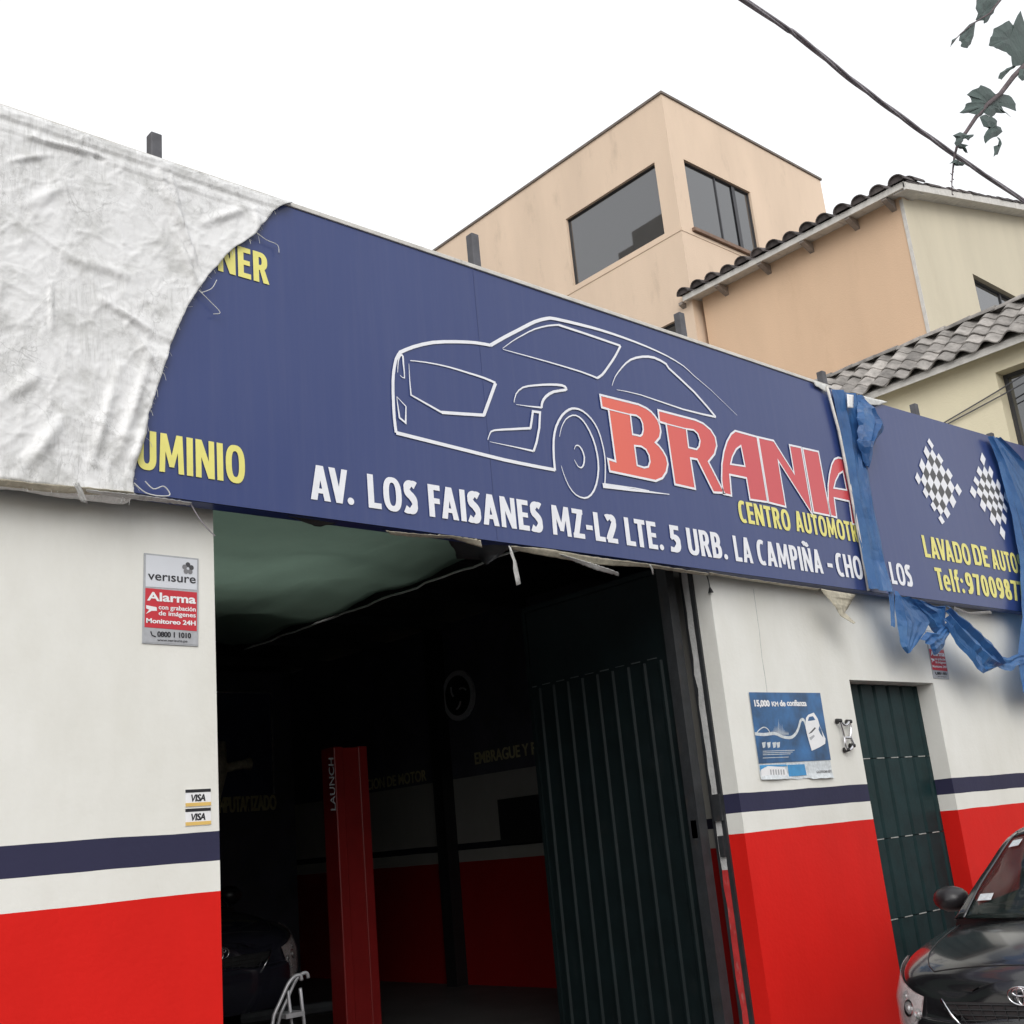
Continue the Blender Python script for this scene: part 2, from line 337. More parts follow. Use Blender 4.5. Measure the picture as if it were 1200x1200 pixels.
# ------------------------------------------------------------------ lettering
_glyph = {}
def outlines(s):
    cu = bpy.data.curves.new('t', 'FONT'); cu.body = s; cu.size = 1; cu.resolution_u = 5
    ob = bpy.data.objects.new('t', cu); C.objects.link(ob)
    dg = bpy.context.evaluated_depsgraph_get(); dg.update()
    c2 = ob.evaluated_get(dg).to_curve(dg)
    outs = []
    for sp in c2.splines:
        pts = []
        if sp.type == 'BEZIER':
            bp = sp.bezier_points; n = len(bp)
            for i in range(n):
                a = bp[i]; b = bp[(i+1) % n]
                A, B_, C_, D_ = a.co, a.handle_right, b.handle_left, b.co
                straight = ((B_-A).cross(D_-A)).length < 1e-5 and ((C_-A).cross(D_-A)).length < 1e-5
                for k in range(1 if straight else 5):
                    u = k/(1 if straight else 5)
                    p = A*(1-u)**3+B_*3*u*(1-u)**2+C_*3*u*u*(1-u)+D_*u**3
                    if not pts or (Vector((p.x, p.y))-pts[-1]).length > 1e-5: pts.append(Vector((p.x, p.y)))
        else:
            pts = [Vector((p.co.x, p.co.y)) for p in sp.points]
        if len(pts) > 2 and (pts[0]-pts[-1]).length < 1e-5: pts.pop()
        if len(pts) > 2: outs.append(pts)
    ob.evaluated_get(dg).to_curve_clear(); bpy.data.objects.remove(ob); bpy.data.curves.remove(cu)
    return outs
def area(p): return sum(p[i].x*p[(i+1) % len(p)].y-p[(i+1) % len(p)].x*p[i].y for i in range(len(p)))/2
CAP = None
def fill2d(name, loops):
    """fill nested loops (list of lists of 2D points) -> mesh verts, faces"""
    cu = bpy.data.curves.new('f', 'CURVE'); cu.dimensions = '2D'; cu.fill_mode = 'BOTH'
    for L in loops:
        sp = cu.splines.new('POLY'); sp.points.add(len(L)-1)
        for q, p in zip(sp.points, L): q.co = (p[0], p[1], 0, 1)
        sp.use_cyclic_u = True
    ob = bpy.data.objects.new('f', cu); C.objects.link(ob)
    dg = bpy.context.evaluated_depsgraph_get(); dg.update()
    me = bpy.data.meshes.new_from_object(ob.evaluated_get(dg))
    vs = [tuple(v.co) for v in me.vertices]; fs = [tuple(p.vertices) for p in me.polygons]
    bpy.data.objects.remove(ob); bpy.data.curves.remove(cu); bpy.data.meshes.remove(me)
    return vs, fs
def lettering(s, P0, P1, h, m, parent, bold=.05, up=(0, 0, 1), out=(0, -1, 0), lift=.003, slant=0, name='lettering'):
    """string s from baseline point P0 to P1 with capitals h high; strokes fattened by bold*h"""
    global CAP
    if CAP is None:
        o = outlines('H'); CAP = max(p.y for l in o for p in l)
    P0, P1, up, out = Vector(P0), Vector(P1), Vector(up), Vector(out)
    W = (P1-P0).length; ud = (P1-P0).normalized(); b = bold*h
    L = outlines(s); xs = [p.x for l in L for p in l]; x0, x1 = min(xs), max(xs)
    sx = (W-2*b)/(x1-x0); sy = (h-2*b*.6)/CAP
    big = max(L, key=lambda l: abs(area(l))); sg = 1 if area(big) > 0 else -1
    res = []
    for l in L:
        q = [Vector(((p.x-x0)*sx+b, p.y*sy+b*.6)) for p in l]; n = len(q); r = []
        for i in range(n):
            d1 = (q[i]-q[i-1]).normalized(); d2 = (q[(i+1) % n]-q[i]).normalized()
            n1 = Vector((d1.y, -d1.x))*sg; n2 = Vector((d2.y, -d2.x))*sg; a = n1+n2
            if a.length < 1e-3: a = n1
            a = a.normalized(); k = min(1.6, 1/max(.3, a.dot(n1)))
            v = q[i]+Vector((a.x*b*k, a.y*b*.6*k)); v.x += slant*v.y; r.append(v)
        res.append(r)
    mb = MB()
    def inside(p, l):
        c = False
        for i in range(len(l)):
            a, b_ = l[i-1], l[i]
            if (a.y > p.y) != (b_.y > p.y) and p.x < (b_.x-a.x)*(p.y-a.y)/(b_.y-a.y)+a.x: c = not c
        return c
    outers = [i for i, l in enumerate(L) if (area(l) > 0) == (sg > 0)]
    for k, i in enumerate(outers):
        grp = [res[i]]+[res[j] for j in range(len(L)) if j not in outers and inside(L[j][0], L[i])]
        vs, fs = fill2d('t', grp)
        mb.add([P0+ud*v[0]+up*v[1]+out*(lift+.0002*(k % 3)) for v in vs], fs)
    return mb.build(name, m, parent)
SW, SH = .20, .165
def _arc(cx, cz, rx, rz, a0, a1, n=20, e=2.5):
    out = []
    for i in range(n+1):
        t = R(a0+(a1-a0)*i/n); c, s_ = math.cos(t), math.sin(t)
        out.append((cx+rx*math.copysign(abs(c)**(2/e), c), cz+rz*math.copysign(abs(s_)**(2/e), s_)))
    return out
def _band(o, i): return ('band', o, i)
def _ring(cx, cz, rx, rz, a0=0, a1=360, n=28): return _band(_arc(cx, cz, rx, rz, a0, a1, n), _arc(cx, cz, rx-SW, rz-SH, a0, a1, n))
def _rect(x0, x1, z0, z1): return ('poly', [(x0, z0), (x1, z0), (x1, z1), (x0, z1)])
def _bowl(w, z0, z1, x0=0):
    rx, rz, cz = min(.26, w*.6), (z1-z0)/2, (z0+z1)/2
    o = [(x0, z1)]+_arc(w-rx, cz, rx, rz, 90, -90, 16, 2.3)+[(x0, z0)]
    i = [(x0, z1-SH)]+_arc(w-rx, cz, rx-SW, rz-SH, 90, -90, 16, 2.3)+[(x0, z0+SH)]
    return _band(o, i)
def _spine(pts, w=SW*.95, w2=None):
    P = [Vector(p) for p in smooth2(pts, 5)]; o, i = [], []
    for k in range(len(P)):
        t = (P[min(k+1, len(P)-1)]-P[max(k-1, 0)]).normalized(); n = Vector((-t.y, t.x))
        # horizontal runs are a little thinner, as in the printed face
        h = (w*abs(t.y)+SH*abs(t.x))/2; o.append(tuple(P[k]+n*h)); i.append(tuple(P[k]-n*h))
    return _band(o, i)
def _glyph(c):
    s_ = SW
    G = {
     'A': (.62, [('poly', [(0, 0), (.20, 0), (.40, 1), (.20, 1)]), ('poly', [(.42, 0), (.62, 0), (.42, 1), (.24, 1)]), _rect(.14, .48, .2, .34)]),
     'V': (.60, [('poly', [(.20, 0), (.40, 0), (.20, 1), (0, 1)]), ('poly', [(.22, 0), (.40, 0), (.60, 1), (.41, 1)])]),
     '.': (.21, [('poly', _arc(.105, .105, .105, .105, 0, 342, 19, 2))]),
     ':': (.21, [('poly', _arc(.105, .105, .105, .105, 0, 342, 19, 2)), ('poly', _arc(.105, .58, .105, .105, 0, 342, 19, 2))]),
     '-': (.28, [_rect(0, .28, .34, .50)]),
     'L': (.44, [_rect(0, s_, 0, 1), _rect(s_-.02, .44, 0, SH)]),
     'I': (s_, [_rect(0, s_, 0, 1)]),
     'T': (.50, [_rect(.15, .35, 0, 1), _rect(0, .50, 1-SH, 1)]),
     'F': (.43, [_rect(0, s_, 0, 1), _rect(s_-.02, .43, 1-SH, 1), _rect(s_-.02, .40, .42, .42+SH)]),
     'E': (.45, [_rect(0, s_, 0, 1), _rect(s_-.02, .45, 1-SH, 1), _rect(s_-.02, .42, .43, .43+SH*.95), _rect(s_-.02, .45, 0, SH)]),
     'H': (.58, [_rect(0, s_, 0, 1), _rect(.58-s_, .58, 0, 1), _rect(s_-.02, .40, .42, .58)]),
     'N': (.60, [_rect(0, s_*.9, 0, 1), _rect(.60-s_*.9, .60, 0, 1), ('poly', [(.0, 1), (.20, 1), (.60, 0), (.40, 0)])]),
     'M': (.76, [('poly', [(0, 0), (.17, 0), (.21, 1), (.04, 1)]), ('poly', [(.59, 0), (.76, 0), (.72, 1), (.55, 1)]), ('poly', [(.05, 1), (.23, 1), (.46, .15), (.31, .15)]), ('poly', [(.53, 1), (.71, 1), (.45, .15), (.30, .15)])]),
     'Z': (.48, [_rect(.02, .47, 1-SH, 1), _rect(0, .48, 0, SH), ('poly', [(0, .05), (.22, .05), (.47, .95), (.25, .95)])]),
     'O': (.64, [_ring(.32, .5, .32, .515)]), '0': (.50, [_ring(.25, .5, .25, .51)]), 'D': (.60, [_rect(0, s_, 0, 1), _bowl(.60, 0, 1, s_-.02)]),
     'C': (.50, [_band(_arc(.31, .5, .31, .515, 62, 298, 24), _arc(.33, .5, .31-SW+.02, .515-SH, 58, 302, 24))]),
     'U': (.58, [_band([(0, 1)]+_arc(.29, .33, .29, .345, 180, 360, 18)+[(.58, 1)], [(s_, 1)]+_arc(.29, .33, .29-s_, .345-SH, 180, 360, 18)+[(.58-s_, 1)])]),
     'P': (.51, [_rect(0, s_, 0, 1), _bowl(.51, .38, 1, s_-.02)]),
     'R': (.54, [_rect(0, s_, 0, 1), _bowl(.51, .41, 1, s_-.02), ('poly', [(.22, .46), (.40, .46), (.56, 0), (.35, 0)])]),
     'B': (.53, [_rect(0, s_, 0, 1), _bowl(.50, .44, 1, s_-.02), _bowl(.53, 0, .59, s_-.02)]),
     'S': (.47, [_spine([(.43, .865), (.36, .905), (.27, .918), (.17, .87), (.105, .76), (.15, .62), (.27, .52), (.355, .40), (.37, .25), (.31, .13), (.21, .082), (.11, .09), (.02, .13)])]),
     '2': (.46, [_spine([(.02, .85), (.13, .905), (.25, .905), (.345, .81), (.345, .68), (.27, .50), (.12, .22), (.06, .08)]), _rect(0, .46, 0, SH)]),
     '5': (.45, [_rect(.05, .43, 1-SH, 1), ('poly', [(.04, .50), (.20, .50), (.22, .95), (.06, .95)]), _spine([(.06, .545), (.19, .565), (.29, .52), (.345, .42), (.345, .27), (.28, .14), (.16, .085), (.0, .10)])]),
     '9': (.50, [_ring(.25, .68, .25, .33), _spine([(.40, .68), (.395, .45), (.34, .25), (.22, .11), (.06, .09)])]),
     '8': (.50, [_ring(.25, .745, .225, .262), _ring(.25, .275, .25, .285)]),
     '7': (.46, [_rect(0, .46, 1-SH, 1), ('poly', [(.07, 0), (.27, 0), (.46, .90), (.26, .90)])]),
     'e': (.50, [_band(_arc(.25, .36, .25, .37, 0, 318, 26), _arc(.25, .36, .25-SW*.92, .37-SH*.85, 0, 318, 26)), _rect(.1, .49, .30, .42)]),
     'l': (.19, [_rect(0, .19, 0, 1.04)]),
     'f': (.36, [_spine([(.36, .95), (.28, .97), (.19, .92), (.16, .80), (.16, .5), (.16, 0)], .18), _rect(0, .34, .58, .72)]),
    }
    G['\u00d1'] = (.60, G['N'][1]+[_spine([(.12, 1.13), (.2, 1.19), (.3, 1.16), (.4, 1.13), (.48, 1.19)], .09)])
    return G[c]
def caps(s, P0, P1, h, m, parent, lift=.005, gap=.085, name='lettering'):
    """heavy condensed capitals between two baseline points on the sign (plane y = const)"""
    P0, P1 = Vector(P0), Vector(P1); g_ = [_glyph(c) for c in s]
    tight = {'AV': -.12, 'VA': -.12, 'LT': -.06, 'LV': -.06, 'LA': 0, 'V.': -.12, 'FA': -.07, 'PI': 0, 'TE': 0, 'Te': -.08, 'AU': 0, 'UT': 0, 'TO': -.02, 'OT': -.02, '77': -.03, 'T.': -.1}
    xs, x = [], 0
    for i, g__ in enumerate(g_):
        if i: x += gap+tight.get(s[i-1]+s[i], 0)
        xs.append(x); x += g__[0]
    sx = (P1.x-P0.x)/x; mb = MB(); k = 0
    for x0, (w_, comps) in zip(xs, g_):
        for cp_ in comps:
            f3 = lambda p: (P0.x+(x0+p[0])*sx, P0.y-lift-.00025*(k % 4), P0.z+p[1]*h)
            if cp_[0] == 'poly': mb.poly([f3(p) for p in cp_[1]])
            else: mb.grid([[f3(p) for p in cp_[1]], [f3(p) for p in cp_[2]]])
            k += 1
    return mb.build(name, m, parent)
def stroke(mb, pts, w, lift, y, closed=False, taper=None):
    """flat ribbon along facade-plane points (x, z)"""
    P = [Vector((p[0], p[1])) for p in pts]; n = len(P)
    if closed: P.append(P[0]); n += 1
    L, Rr = [], []
    for i in range(n):
        if closed: a, b = P[(i-1) % (n-1)], P[(i+1) % (n-1)] if i < n-1 else P[1]
        else: a, b = P[max(i-1, 0)], P[min(i+1, n-1)]
        d1 = (P[i]-a); d2 = (b-P[i])
        d1 = d1.normalized() if d1.length > 1e-6 else d2.normalized(); d2 = d2.normalized() if d2.length > 1e-6 else d1
        t = (d1+d2); t = t.normalized() if t.length > 1e-3 else d1; nn = Vector((-t.y, t.x)); k = min(2.2, 1/max(.25, nn.dot(Vector((-d1.y, d1.x)))))
        ww = w/2 * (taper(i/(n-1)) if taper else 1)
        L.append(P[i]+nn*ww*k); Rr.append(P[i]-nn*ww*k)
    mb.grid([[(a.x, y-lift, a.y) for a in L], [(a.x, y-lift, a.y) for a in Rr]])
def smooth2(pts, k=4):
    """Catmull-Rom through points"""
    out = []
    n = len(pts)
    for i in range(n-1):
        p0, p1, p2, p3 = pts[max(i-1, 0)], pts[i], pts[i+1], pts[min(i+2, n-1)]
        for j in range(k):
            t = j/k
            out.append(tuple(.5*((2*b)+(c-a)*t+(2*a-5*b+4*c-d)*t*t+(-a+3*b-3*c+d)*t**3) for a, b, c, d in zip(p0, p1, p2, p3)))
    out.append(tuple(pts[-1])); return out
def fbm(v, o=4): return noise.fractal(Vector(v), 1.0, 2.0, o)

# ------------------------------------------------------------------ ground
tag(MB().box(-150, 200, -150, 3.98, -.3, 0).build('road', M['asphalt']), kind='structure')
tag(MB().box(-150, 200, 4.15, 5.0, -.3, .02).build('sidewalk', M['paving']), kind='structure')
tag(MB().box(-150, 200, 3.98, 4.147, -.3, .03).build('kerb', M['concrete'], bevel=.015), kind='structure')
tag(MB().box(-150, 200, 5.26, 200, -.3, .12).build('ground', M['concrete']), kind='structure')

# ------------------------------------------------------------------ the garage
FY = 5.0
g = empty('garage_building', (4, 5, 0), label='white, navy and red painted garage front with a wide open gateway and dark interior', cat='building')
XD0, XD1 = 8.19, onY(1093, 798, FY).x
fw = MB()
holed(fw, 'y', FY, 5.25, -6, 12.9, 0, 5.0, [(2.63, 6.55, 0, 3.62), (XD0, XD1, 0, 2.59)])
fw.build('front_wall', M['facade'], g)
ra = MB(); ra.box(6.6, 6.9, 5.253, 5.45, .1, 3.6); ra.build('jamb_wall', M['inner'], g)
# inside
MB().box(-5.99, 8.499, 5.262, 13.99, .1, .126).build('workshop_floor', M['darkfloor'], g)
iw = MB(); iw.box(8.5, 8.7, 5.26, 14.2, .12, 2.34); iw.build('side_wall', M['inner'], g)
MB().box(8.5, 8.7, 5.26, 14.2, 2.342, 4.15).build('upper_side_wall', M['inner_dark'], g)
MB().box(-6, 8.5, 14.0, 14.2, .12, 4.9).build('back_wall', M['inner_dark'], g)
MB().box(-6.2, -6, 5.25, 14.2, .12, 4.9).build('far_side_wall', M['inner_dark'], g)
for i, (a, b, c, d) in enumerate(((-6, 2.0, 5.25, 14.4), (2.0, 4.8, 7.6, 14.4), (4.8, 12.9, 5.25, 14.4), (2.0, 4.8, 5.25, 5.5))):  # opening added above the shade cloth so sky light shines through it
    MB().box(a, b, c, d, 4.16, 4.26).build('roof', M['steel'], g); MB().box(a, b, c, d, 4.262, 4.30).build('bounce_slab', M['concrete'], g)  # pale top slab added to bounce light onto the cream house wall
MB().box(12.7, 12.9, 5.25, 14.4, 0, 4.16).build('neighbour_side_wall', M['concrete'], g)
col = MB(); p = onX(520, 950, 8.4); col.box(8.34, 8.497, p.y-.09, p.y+.09, .12, 4.15); col.build('column', M['black'], g)
# roof purlins inside
for i in range(6): MB().box(2.7, 8.3, 6.2+1.3*i, 6.26+1.3*i, 4.0, 4.1).build('roof_purlin', M['steel'], g)
# daylight slit gaps where the roof meets the wall are holes in the joint: thin bright flecks
# board and inner texts on the side wall
b0, b1 = onX(585, 935, 8.48), onX(640, 985, 8.48)
bd = empty('notice_board', (8.47, b0.y, b1.z), label='small dark framed board on the inner wall beside the open gate leaf', cat='board')
MB().box(8.45, 8.495, b1.y, b0.y, b1.z, b0.z-.02).build('frame', M['black'], bd)
MB().box(8.44, 8.449, b1.y+.06, b0.y-.06, b1.z+.06, b0.z-.08).build('panel', M['black'], bd)
rg = onX(537, 815, 8.47)
rs = empty('round_sign', (8.47, rg.y, rg.z), label='round ringed sign high on the dark inner wall above the lettering', cat='sign')
rw = [[(8.46, rg.y+r_*math.cos(t), rg.z+r_*math.sin(t)) for t in [2*math.pi*k/40 for k in range(40)]] for r_ in (.23, .29)]
rw.append([(8.49, rg.y+.29*math.cos(t), rg.z+.29*math.sin(t)) for t in [2*math.pi*k/40 for k in range(40)]])
MB().grid(rw, True).build('ring', M['alarmgrey'], rs)
MB().poly([(8.468, rg.y+.232*math.cos(t), rg.z+.232*math.sin(t)) for t in [2*math.pi*k/40 for k in range(40)]]).build('disc', M['black'], rs)
stick = MB()
for a0 in range(3):
    t0 = a0*2.1; stick.tube([(8.464, rg.y+.2*math.cos(t0+k*.16)*(.4+k*.08), rg.z+.2*math.sin(t0+k*.16)*(.4+k*.08)) for k in range(6)], .012, 5)
stick.build('emblem', M['alarmgrey'], rs)
for s, pl, pr, nm in (('REPARACION DE MOTOR', (402, 931), (500, 910), 'r'), ('EMBRAGUE Y FRENOS', (557, 896), (665, 872), 'e')):
    a, b = onX(*pl, 8.49), onX(*pr, 8.49); b.z = a.z
    t_ = lettering(s, a, b, .13, M['redpaper'], None, .05, out=(-1, 0, 0), name='wall_lettering')
    tag(t_, 'faint painted capitals %s the red lift post on the dark inner wall' % ('just right of' if nm == 'r' else 'far right of'), 'lettering')
a, b = onY(240, 954, 13.99), onY(324, 942, 13.99); b.z = a.z
tag(lettering('COMPUTARIZADO', a, b, .2, M['redpaper'], None, .05, name='wall_lettering'), 'dim yellowish capitals painted low on the back wall, cut off by the left gate pier', 'lettering')
# blue banner on the back wall
p0, p1 = onY(240, 812, 13.98), onY(319, 940, 13.98)
bn = empty('wall_banner', (p0.x, 13.97, p1.z), label='dark blue banner with pale silhouettes on the back wall behind the left pier', cat='banner')
MB().box(p0.x, p1.x, 13.95, 13.985, p1.z+.1, p0.z).build('sheet', mat('banner_navy', (.03, .035, .09), .6, .4, 2), bn)
MB().box(p0.x, p1.x+.02, 13.94, 13.948, p0.z, p0.z+.02).build('top_rail', M['silver'], bn)
MB().box(p1.x, p1.x+.02, 13.94, 13.948, p1.z+.1, p0.z).build('side_rail', M['silver'], bn)
fg = MB(); q = onY(285, 900, 13.94)
fg.tube([(q.x-.55, 13.94, q.z-.5), (q.x-.35, 13.94, q.z), (q.x-.3, 13.94, q.z+.35)], [.16, .12, .05], 8); fg.tube([(q.x-.3, 13.94, q.z), (q.x, 13.94, q.z+.05), (q.x+.1, 13.94, q.z+.05)], [.06, .06, .09], 8)
fg.build('printed_figure', M['canvas'], bn, smooth=True)

# green shade cloth hanging as ceiling just inside
gc = MB(); rows = []
for i in range(61):
    y = 5.3+i*(8.6-5.3)*1.3/60; row = []
    for j in range(49):
        u = j/48; x = 1.9+u*(5.22-1.9)
        sag = -.07*math.sin(math.pi*u)+.05*fbm((x*1.1, y*.8, 3))+.018*abs(fbm((x*4+y, y*2, 9), 5))
        sag += -.10*max(0, u-.88)/.12 + .03*math.sin(y*5+u*3)*(u > .8)
        row.append((x+.06*fbm((y*1.7, 0, 1))*(u > .8), y, 3.66+sag))
    rows.append(row)
gc.grid(rows)
gco = gc.build('shade_cloth', M['green'], smooth=True, solid=.004)
tag(gco, 'sagging green shade cloth stretched as a ceiling behind the sign, left of the gateway', 'cloth')
ed = MB(); ed.tube([(5.23+.012*math.sin(k), 5.3+k*.11, 3.52+.015*fbm((k*.4, 1, 1))) for k in range(38)], .009, 5)
tag(ed.build('rope', M['strap'], smooth=True), 'thin pale rope along the free edge of the green shade cloth', 'rope')

# gate leaf swung inwards
gt = empty('gate_leaf', (6.45, 5.3, .13), label='tall dark sheet metal gate leaf swung open into the garage', cat='gate')
GX = 6.42
zr = onX(640, 805, GX).z; zr = (zr+onX(785, 765, GX).z)/2
MB().box(GX-.02, GX+.02, 5.33, 6.80, .16, 3.40).build('sheet', M['gate'], gt)
MB().box(GX-.05, GX+.04, 5.24, 5.33, .14, 3.43).build('hinge_stile', M['steel'], gt)
MB().box(GX-.035, GX+.035, 6.80, 6.84, .16, 3.43).build('free_stile', M['gate'], gt)
MB().box(GX-.035, GX+.035, 5.33, 6.80, 3.40, 3.44).build('top_rail', M['gate'], gt)
for i in range(9):
    y = 5.42+i*.163
    MB().add([(GX-.021, y-.022, .2), (GX-.036, y-.008, .2), (GX-.036, y+.008, .2), (GX-.021, y+.022, .2),
              (GX-.021, y-.022, zr-.02), (GX-.036, y-.008, zr-.02), (GX-.036, y+.008, zr-.02), (GX-.021, y+.022, zr-.02)],
             [(0, 1, 5, 4), (1, 2, 6, 5), (2, 3, 7, 6), (0, 3, 2, 1), (4, 5, 6, 7)]).build('rib', M['gate'], gt)
    if i < 9: MB().box(GX-.027, GX-.021, y+.03, y+.12, zr-.004+.006*random.random(), zr+.004).build('weld_bead', mat('weld%d' % i, (.07, .08, .08), .5, .3), gt) if i % 1 == 0 else None
fl = MB(); fl.box(GX-.05, GX-.03, 5.26, 5.31, 1.5, 1.62); fl.build('latch_plate', M['silver'], gt)
# steel frame and worn strip on the pier
jb = empty('gate_jamb', (6.55, 5.2, .13), label='worn steel and plaster gate jamb against the pier right of the gateway', cat='jamb')
MB().box(6.530, 6.549, 5.135, 5.168, .02, 3.5).build('steel_frame', M['steel'], jb)
zz = [.03]+[.03+i*.113 for i in range(1, 31)]
rows = [[], []]
wr = MB()
for i, z in enumerate(zz):
    rows[0].append((6.533, 5.172+.004*fbm((z*6, 2, 0)), z)); rows[1].append((6.533, 5.222+.016*fbm((z*7, 5, 0)), z))
wr.grid([r_[11:] for r_ in rows]); wr.build('plaster_strip', M['jamb'], jb, solid=.004)
wr = MB(); wr.grid([r_[:12] for r_ in rows]); wr.build('red_strip', mat('worn_red_paint', (.5, .03, .03), .7, .3, 9, ((.35, .33, .3), .8, 11)), jb, solid=.004)
MB().box(6.535, 6.549, 5.176, 5.25, .02, 3.5).build('backing', M['steel'], jb)
lk = MB(); lk.box(6.505, 6.529, 5.14, 5.21, 1.60, 1.78); lk.box(6.505, 6.529, 5.16, 5.2, 1.36, 1.5); lk.build('lock_plate', M['steel'], jb)

# small metal door in the right wall
dr = empty('metal_door', ((XD0+XD1)/2, 5.15, .13), label='narrow dark green ribbed metal door in the right wall, behind the parked car', cat='door')
DY = 5.16
zs = [.04, onY(1045, 1078, DY).z, onY(1036, 983, DY).z, onY(1018, 889, DY).z, 2.587]
W = XD1-XD0
for k in range(4):
    mb = MB(); x = XD0+.004; prof = []
    pitch = (W-.008)/6
    for i in range(6):
        a = x+i*pitch
        prof += [(a, 0), (a+pitch*.62, 0), (a+pitch*.68, .022), (a+pitch*.80, .022), (a+pitch*.86, 0)]
    prof.append((x+6*pitch, 0))
    mb.grid([[(q[0], DY+q[1], z) for q in prof] for z in (zs[k]+.003, zs[k+1]-.003)])
    mb.build('sheet', M['door'], dr, solid=.002)
    if k:
        for i in range(6):
            if (i+k) % 5 != 4 or True:
                a = x+i*pitch; MB().box(a+.02, a+pitch*.6, DY-.006, DY-.002, zs[k]-.004, zs[k]+.004).build('weld_bead', M['weld'], dr)
MB().box(XD0, XD1, DY+.03, DY+.06, .02, 2.587).build('backing', M['steel'], dr)

# thin plaster crack / conduit on the wall right of the gateway
ck = MB(); pts = [onY(x, y, 4.998) for x, y in ((883, 690), (886, 712), (890, 740), (893, 770), (897, 795), (899, 812))]
ck.tube([(p.x, 4.999, p.z) for p in pts], .0025, 4); tag(ck.build('wall_crack', M['jamb']), 'thin vertical crack in the white plaster above the blue poster', 'crack')
hk = MB(); q = onY(829, 682, 4.99)
hk.tube([(q.x, 4.99, q.z+.06), (q.x+.01, 4.985, q.z), (q.x+.012, 4.985, q.z-.04)], .004, 5); hk.tube([(q.x+.012, 4.985, q.z-.04), (q.x+.015, 4.985, q.z-.08)], [.006, .022], 6)
tag(hk.build('hanging_plug', M['black']), 'small black plug dangling under the sign at the pier corner', 'plug')

# chrome bracket by the door
br = empty('wall_bracket', onY(988, 862, 4.99), label='crossed chrome holder screwed to the white wall between poster and green door', cat='bracket')
def bpt(x, y, d=.03): q = onY(x, y, 4.99); return (q.x, 4.99-d, q.z)
o5 = (800, 660)
for path in ([(540, 555), (548, 580), (556, 610), (560, 640), (568, 658), (580, 655), (590, 640)], [(575, 558), (580, 585), (578, 610), (588, 635), (592, 645)], [(541, 556), (560, 572), (575, 558)], [(556, 615), (580, 615)]):
    MB().tube(smooth2([bpt(o5[0]+a/3, o5[1]+b/3) for a, b in path]), .011, 7).build('rod', M['chrome'], br, smooth=True)
for a, b in ((541, 556), (576, 559), (568, 657), (588, 643)):
    q = bpt(o5[0]+a/3, o5[1]+b/3, 0); MB().tube([q, (q[0], q[1]-.045, q[2])], [.022, .014], 8).build('boss', M['black'], br, smooth=True)

# ------------------------------------------------------------------ alarm plates
def alarm_plate(T, label, dark=False):
    """T maps the traced plate coordinates (px of its crop) to the wall"""
    r = empty('alarm_plate', T(500, 1000), label=label, cat='sign', group='alarm company plates on the front')
    def panel(pts, m, d, name):
        a = [T(*p) for p in pts]; mb = MB()
        mb.add([(p.x, FY-d, p.z) for p in a]+[(p.x, FY-.001, p.z) for p in a], [(0, 1, 2, 3), (0, 4, 5, 1), (1, 5, 6, 2), (2, 6, 7, 3), (3, 7, 4, 0)]); return mb.build(name, m, r)
    panel([(288, 212), (765, 262), (762, 1032), (272, 1005)], M['alarmgrey'], .006, 'plate')
    panel([(303, 228), (752, 275), (748, 537), (300, 507)], M['alarmwhite'], .0075, 'upper_panel')
    panel([(298, 520), (750, 560), (748, 900), (290, 864)], M['alarmred'], .0075, 'red_panel')
    panel([(288, 872), (748, 906), (755, 1020), (282, 995)], M['alarmgrey'], .0072, 'lower_panel')
    def tx(s, a, b, hpx, m, bold=.05):
        A, B_ = T(*a), T(*b); zz_ = (A.z+B_.z)/2; h = abs(T(a[0], a[1]-hpx).z-A.z)
        lettering(s, (A.x, FY-.008, zz_), (B_.x, FY-.008, zz_), h, m, r, bold, lift=.001)
    tx('verısure', (318, 447), (738, 482), 78, M['ink'], .02)
    tx('Alarma', (312, 630), (740, 662), 78, M['white'], .06)
    tx('con grabación', (412, 706), (738, 730), 40, M['white'], .04)
    tx('de imágenes', (412, 758), (738, 783), 40, M['white'], .04)
    tx('Monitoreo 24H', (303, 822), (738, 856), 42, M['white'], .06)
    tx('0800 1 1010', (400, 948), (697, 965), 48, M['ink'], .06)
    tx('www.verisure.pe', (400, 986), (665, 1000), 22, M['ink'], .02)
    c = T(670, 350); k = abs(T(720, 350).x-c.x)
    for i, t in enumerate([90+72*j for j in range(5)]):
        cx, cz = c.x+k*.62*math.cos(R(t)), c.z+k*.62*math.sin(R(t))*1.02
        MB().poly([(cx+k*.42*math.cos(R(a)), FY-.0088-.0002*i, cz+k*.42*math.sin(R(a))) for a in range(0, 360, 24)]).build('emblem_petal', M['flower_dark'] if i in (0, 4) else M['flower_light'], r)
    ph = MB(); q = T(305, 690); ph.poly([T(305, 675)+Vector((0, -.0085+0, 0)) if False else (T(*p).x, FY-.0085, T(*p).z) for p in ((303, 672), (395, 690), (398, 722), (350, 722), (300, 750), (330, 712), (303, 700))])
    ph.build('camera_icon', M['white'], r)
    q = T(365, 925); MB().tube([(q.x-.012, FY-.009, q.z+.012), (q.x-.006, FY-.009, q.z-.006), (q.x+.012, FY-.009, q.z-.012)], .003, 5).build('phone_icon', M['ink'], r)
    return r
alarm_plate(lambda a, b: onY(130+a/7.5, 620+b/7.5, FY), 'grey, white and red alarm plate fixed high on the left white pier')
tl, sc2 = onY(130+288/7.5, 620+212/7.5, FY), None
q0 = onY(1094, 797, FY); q1 = onY(1111, 797, FY)
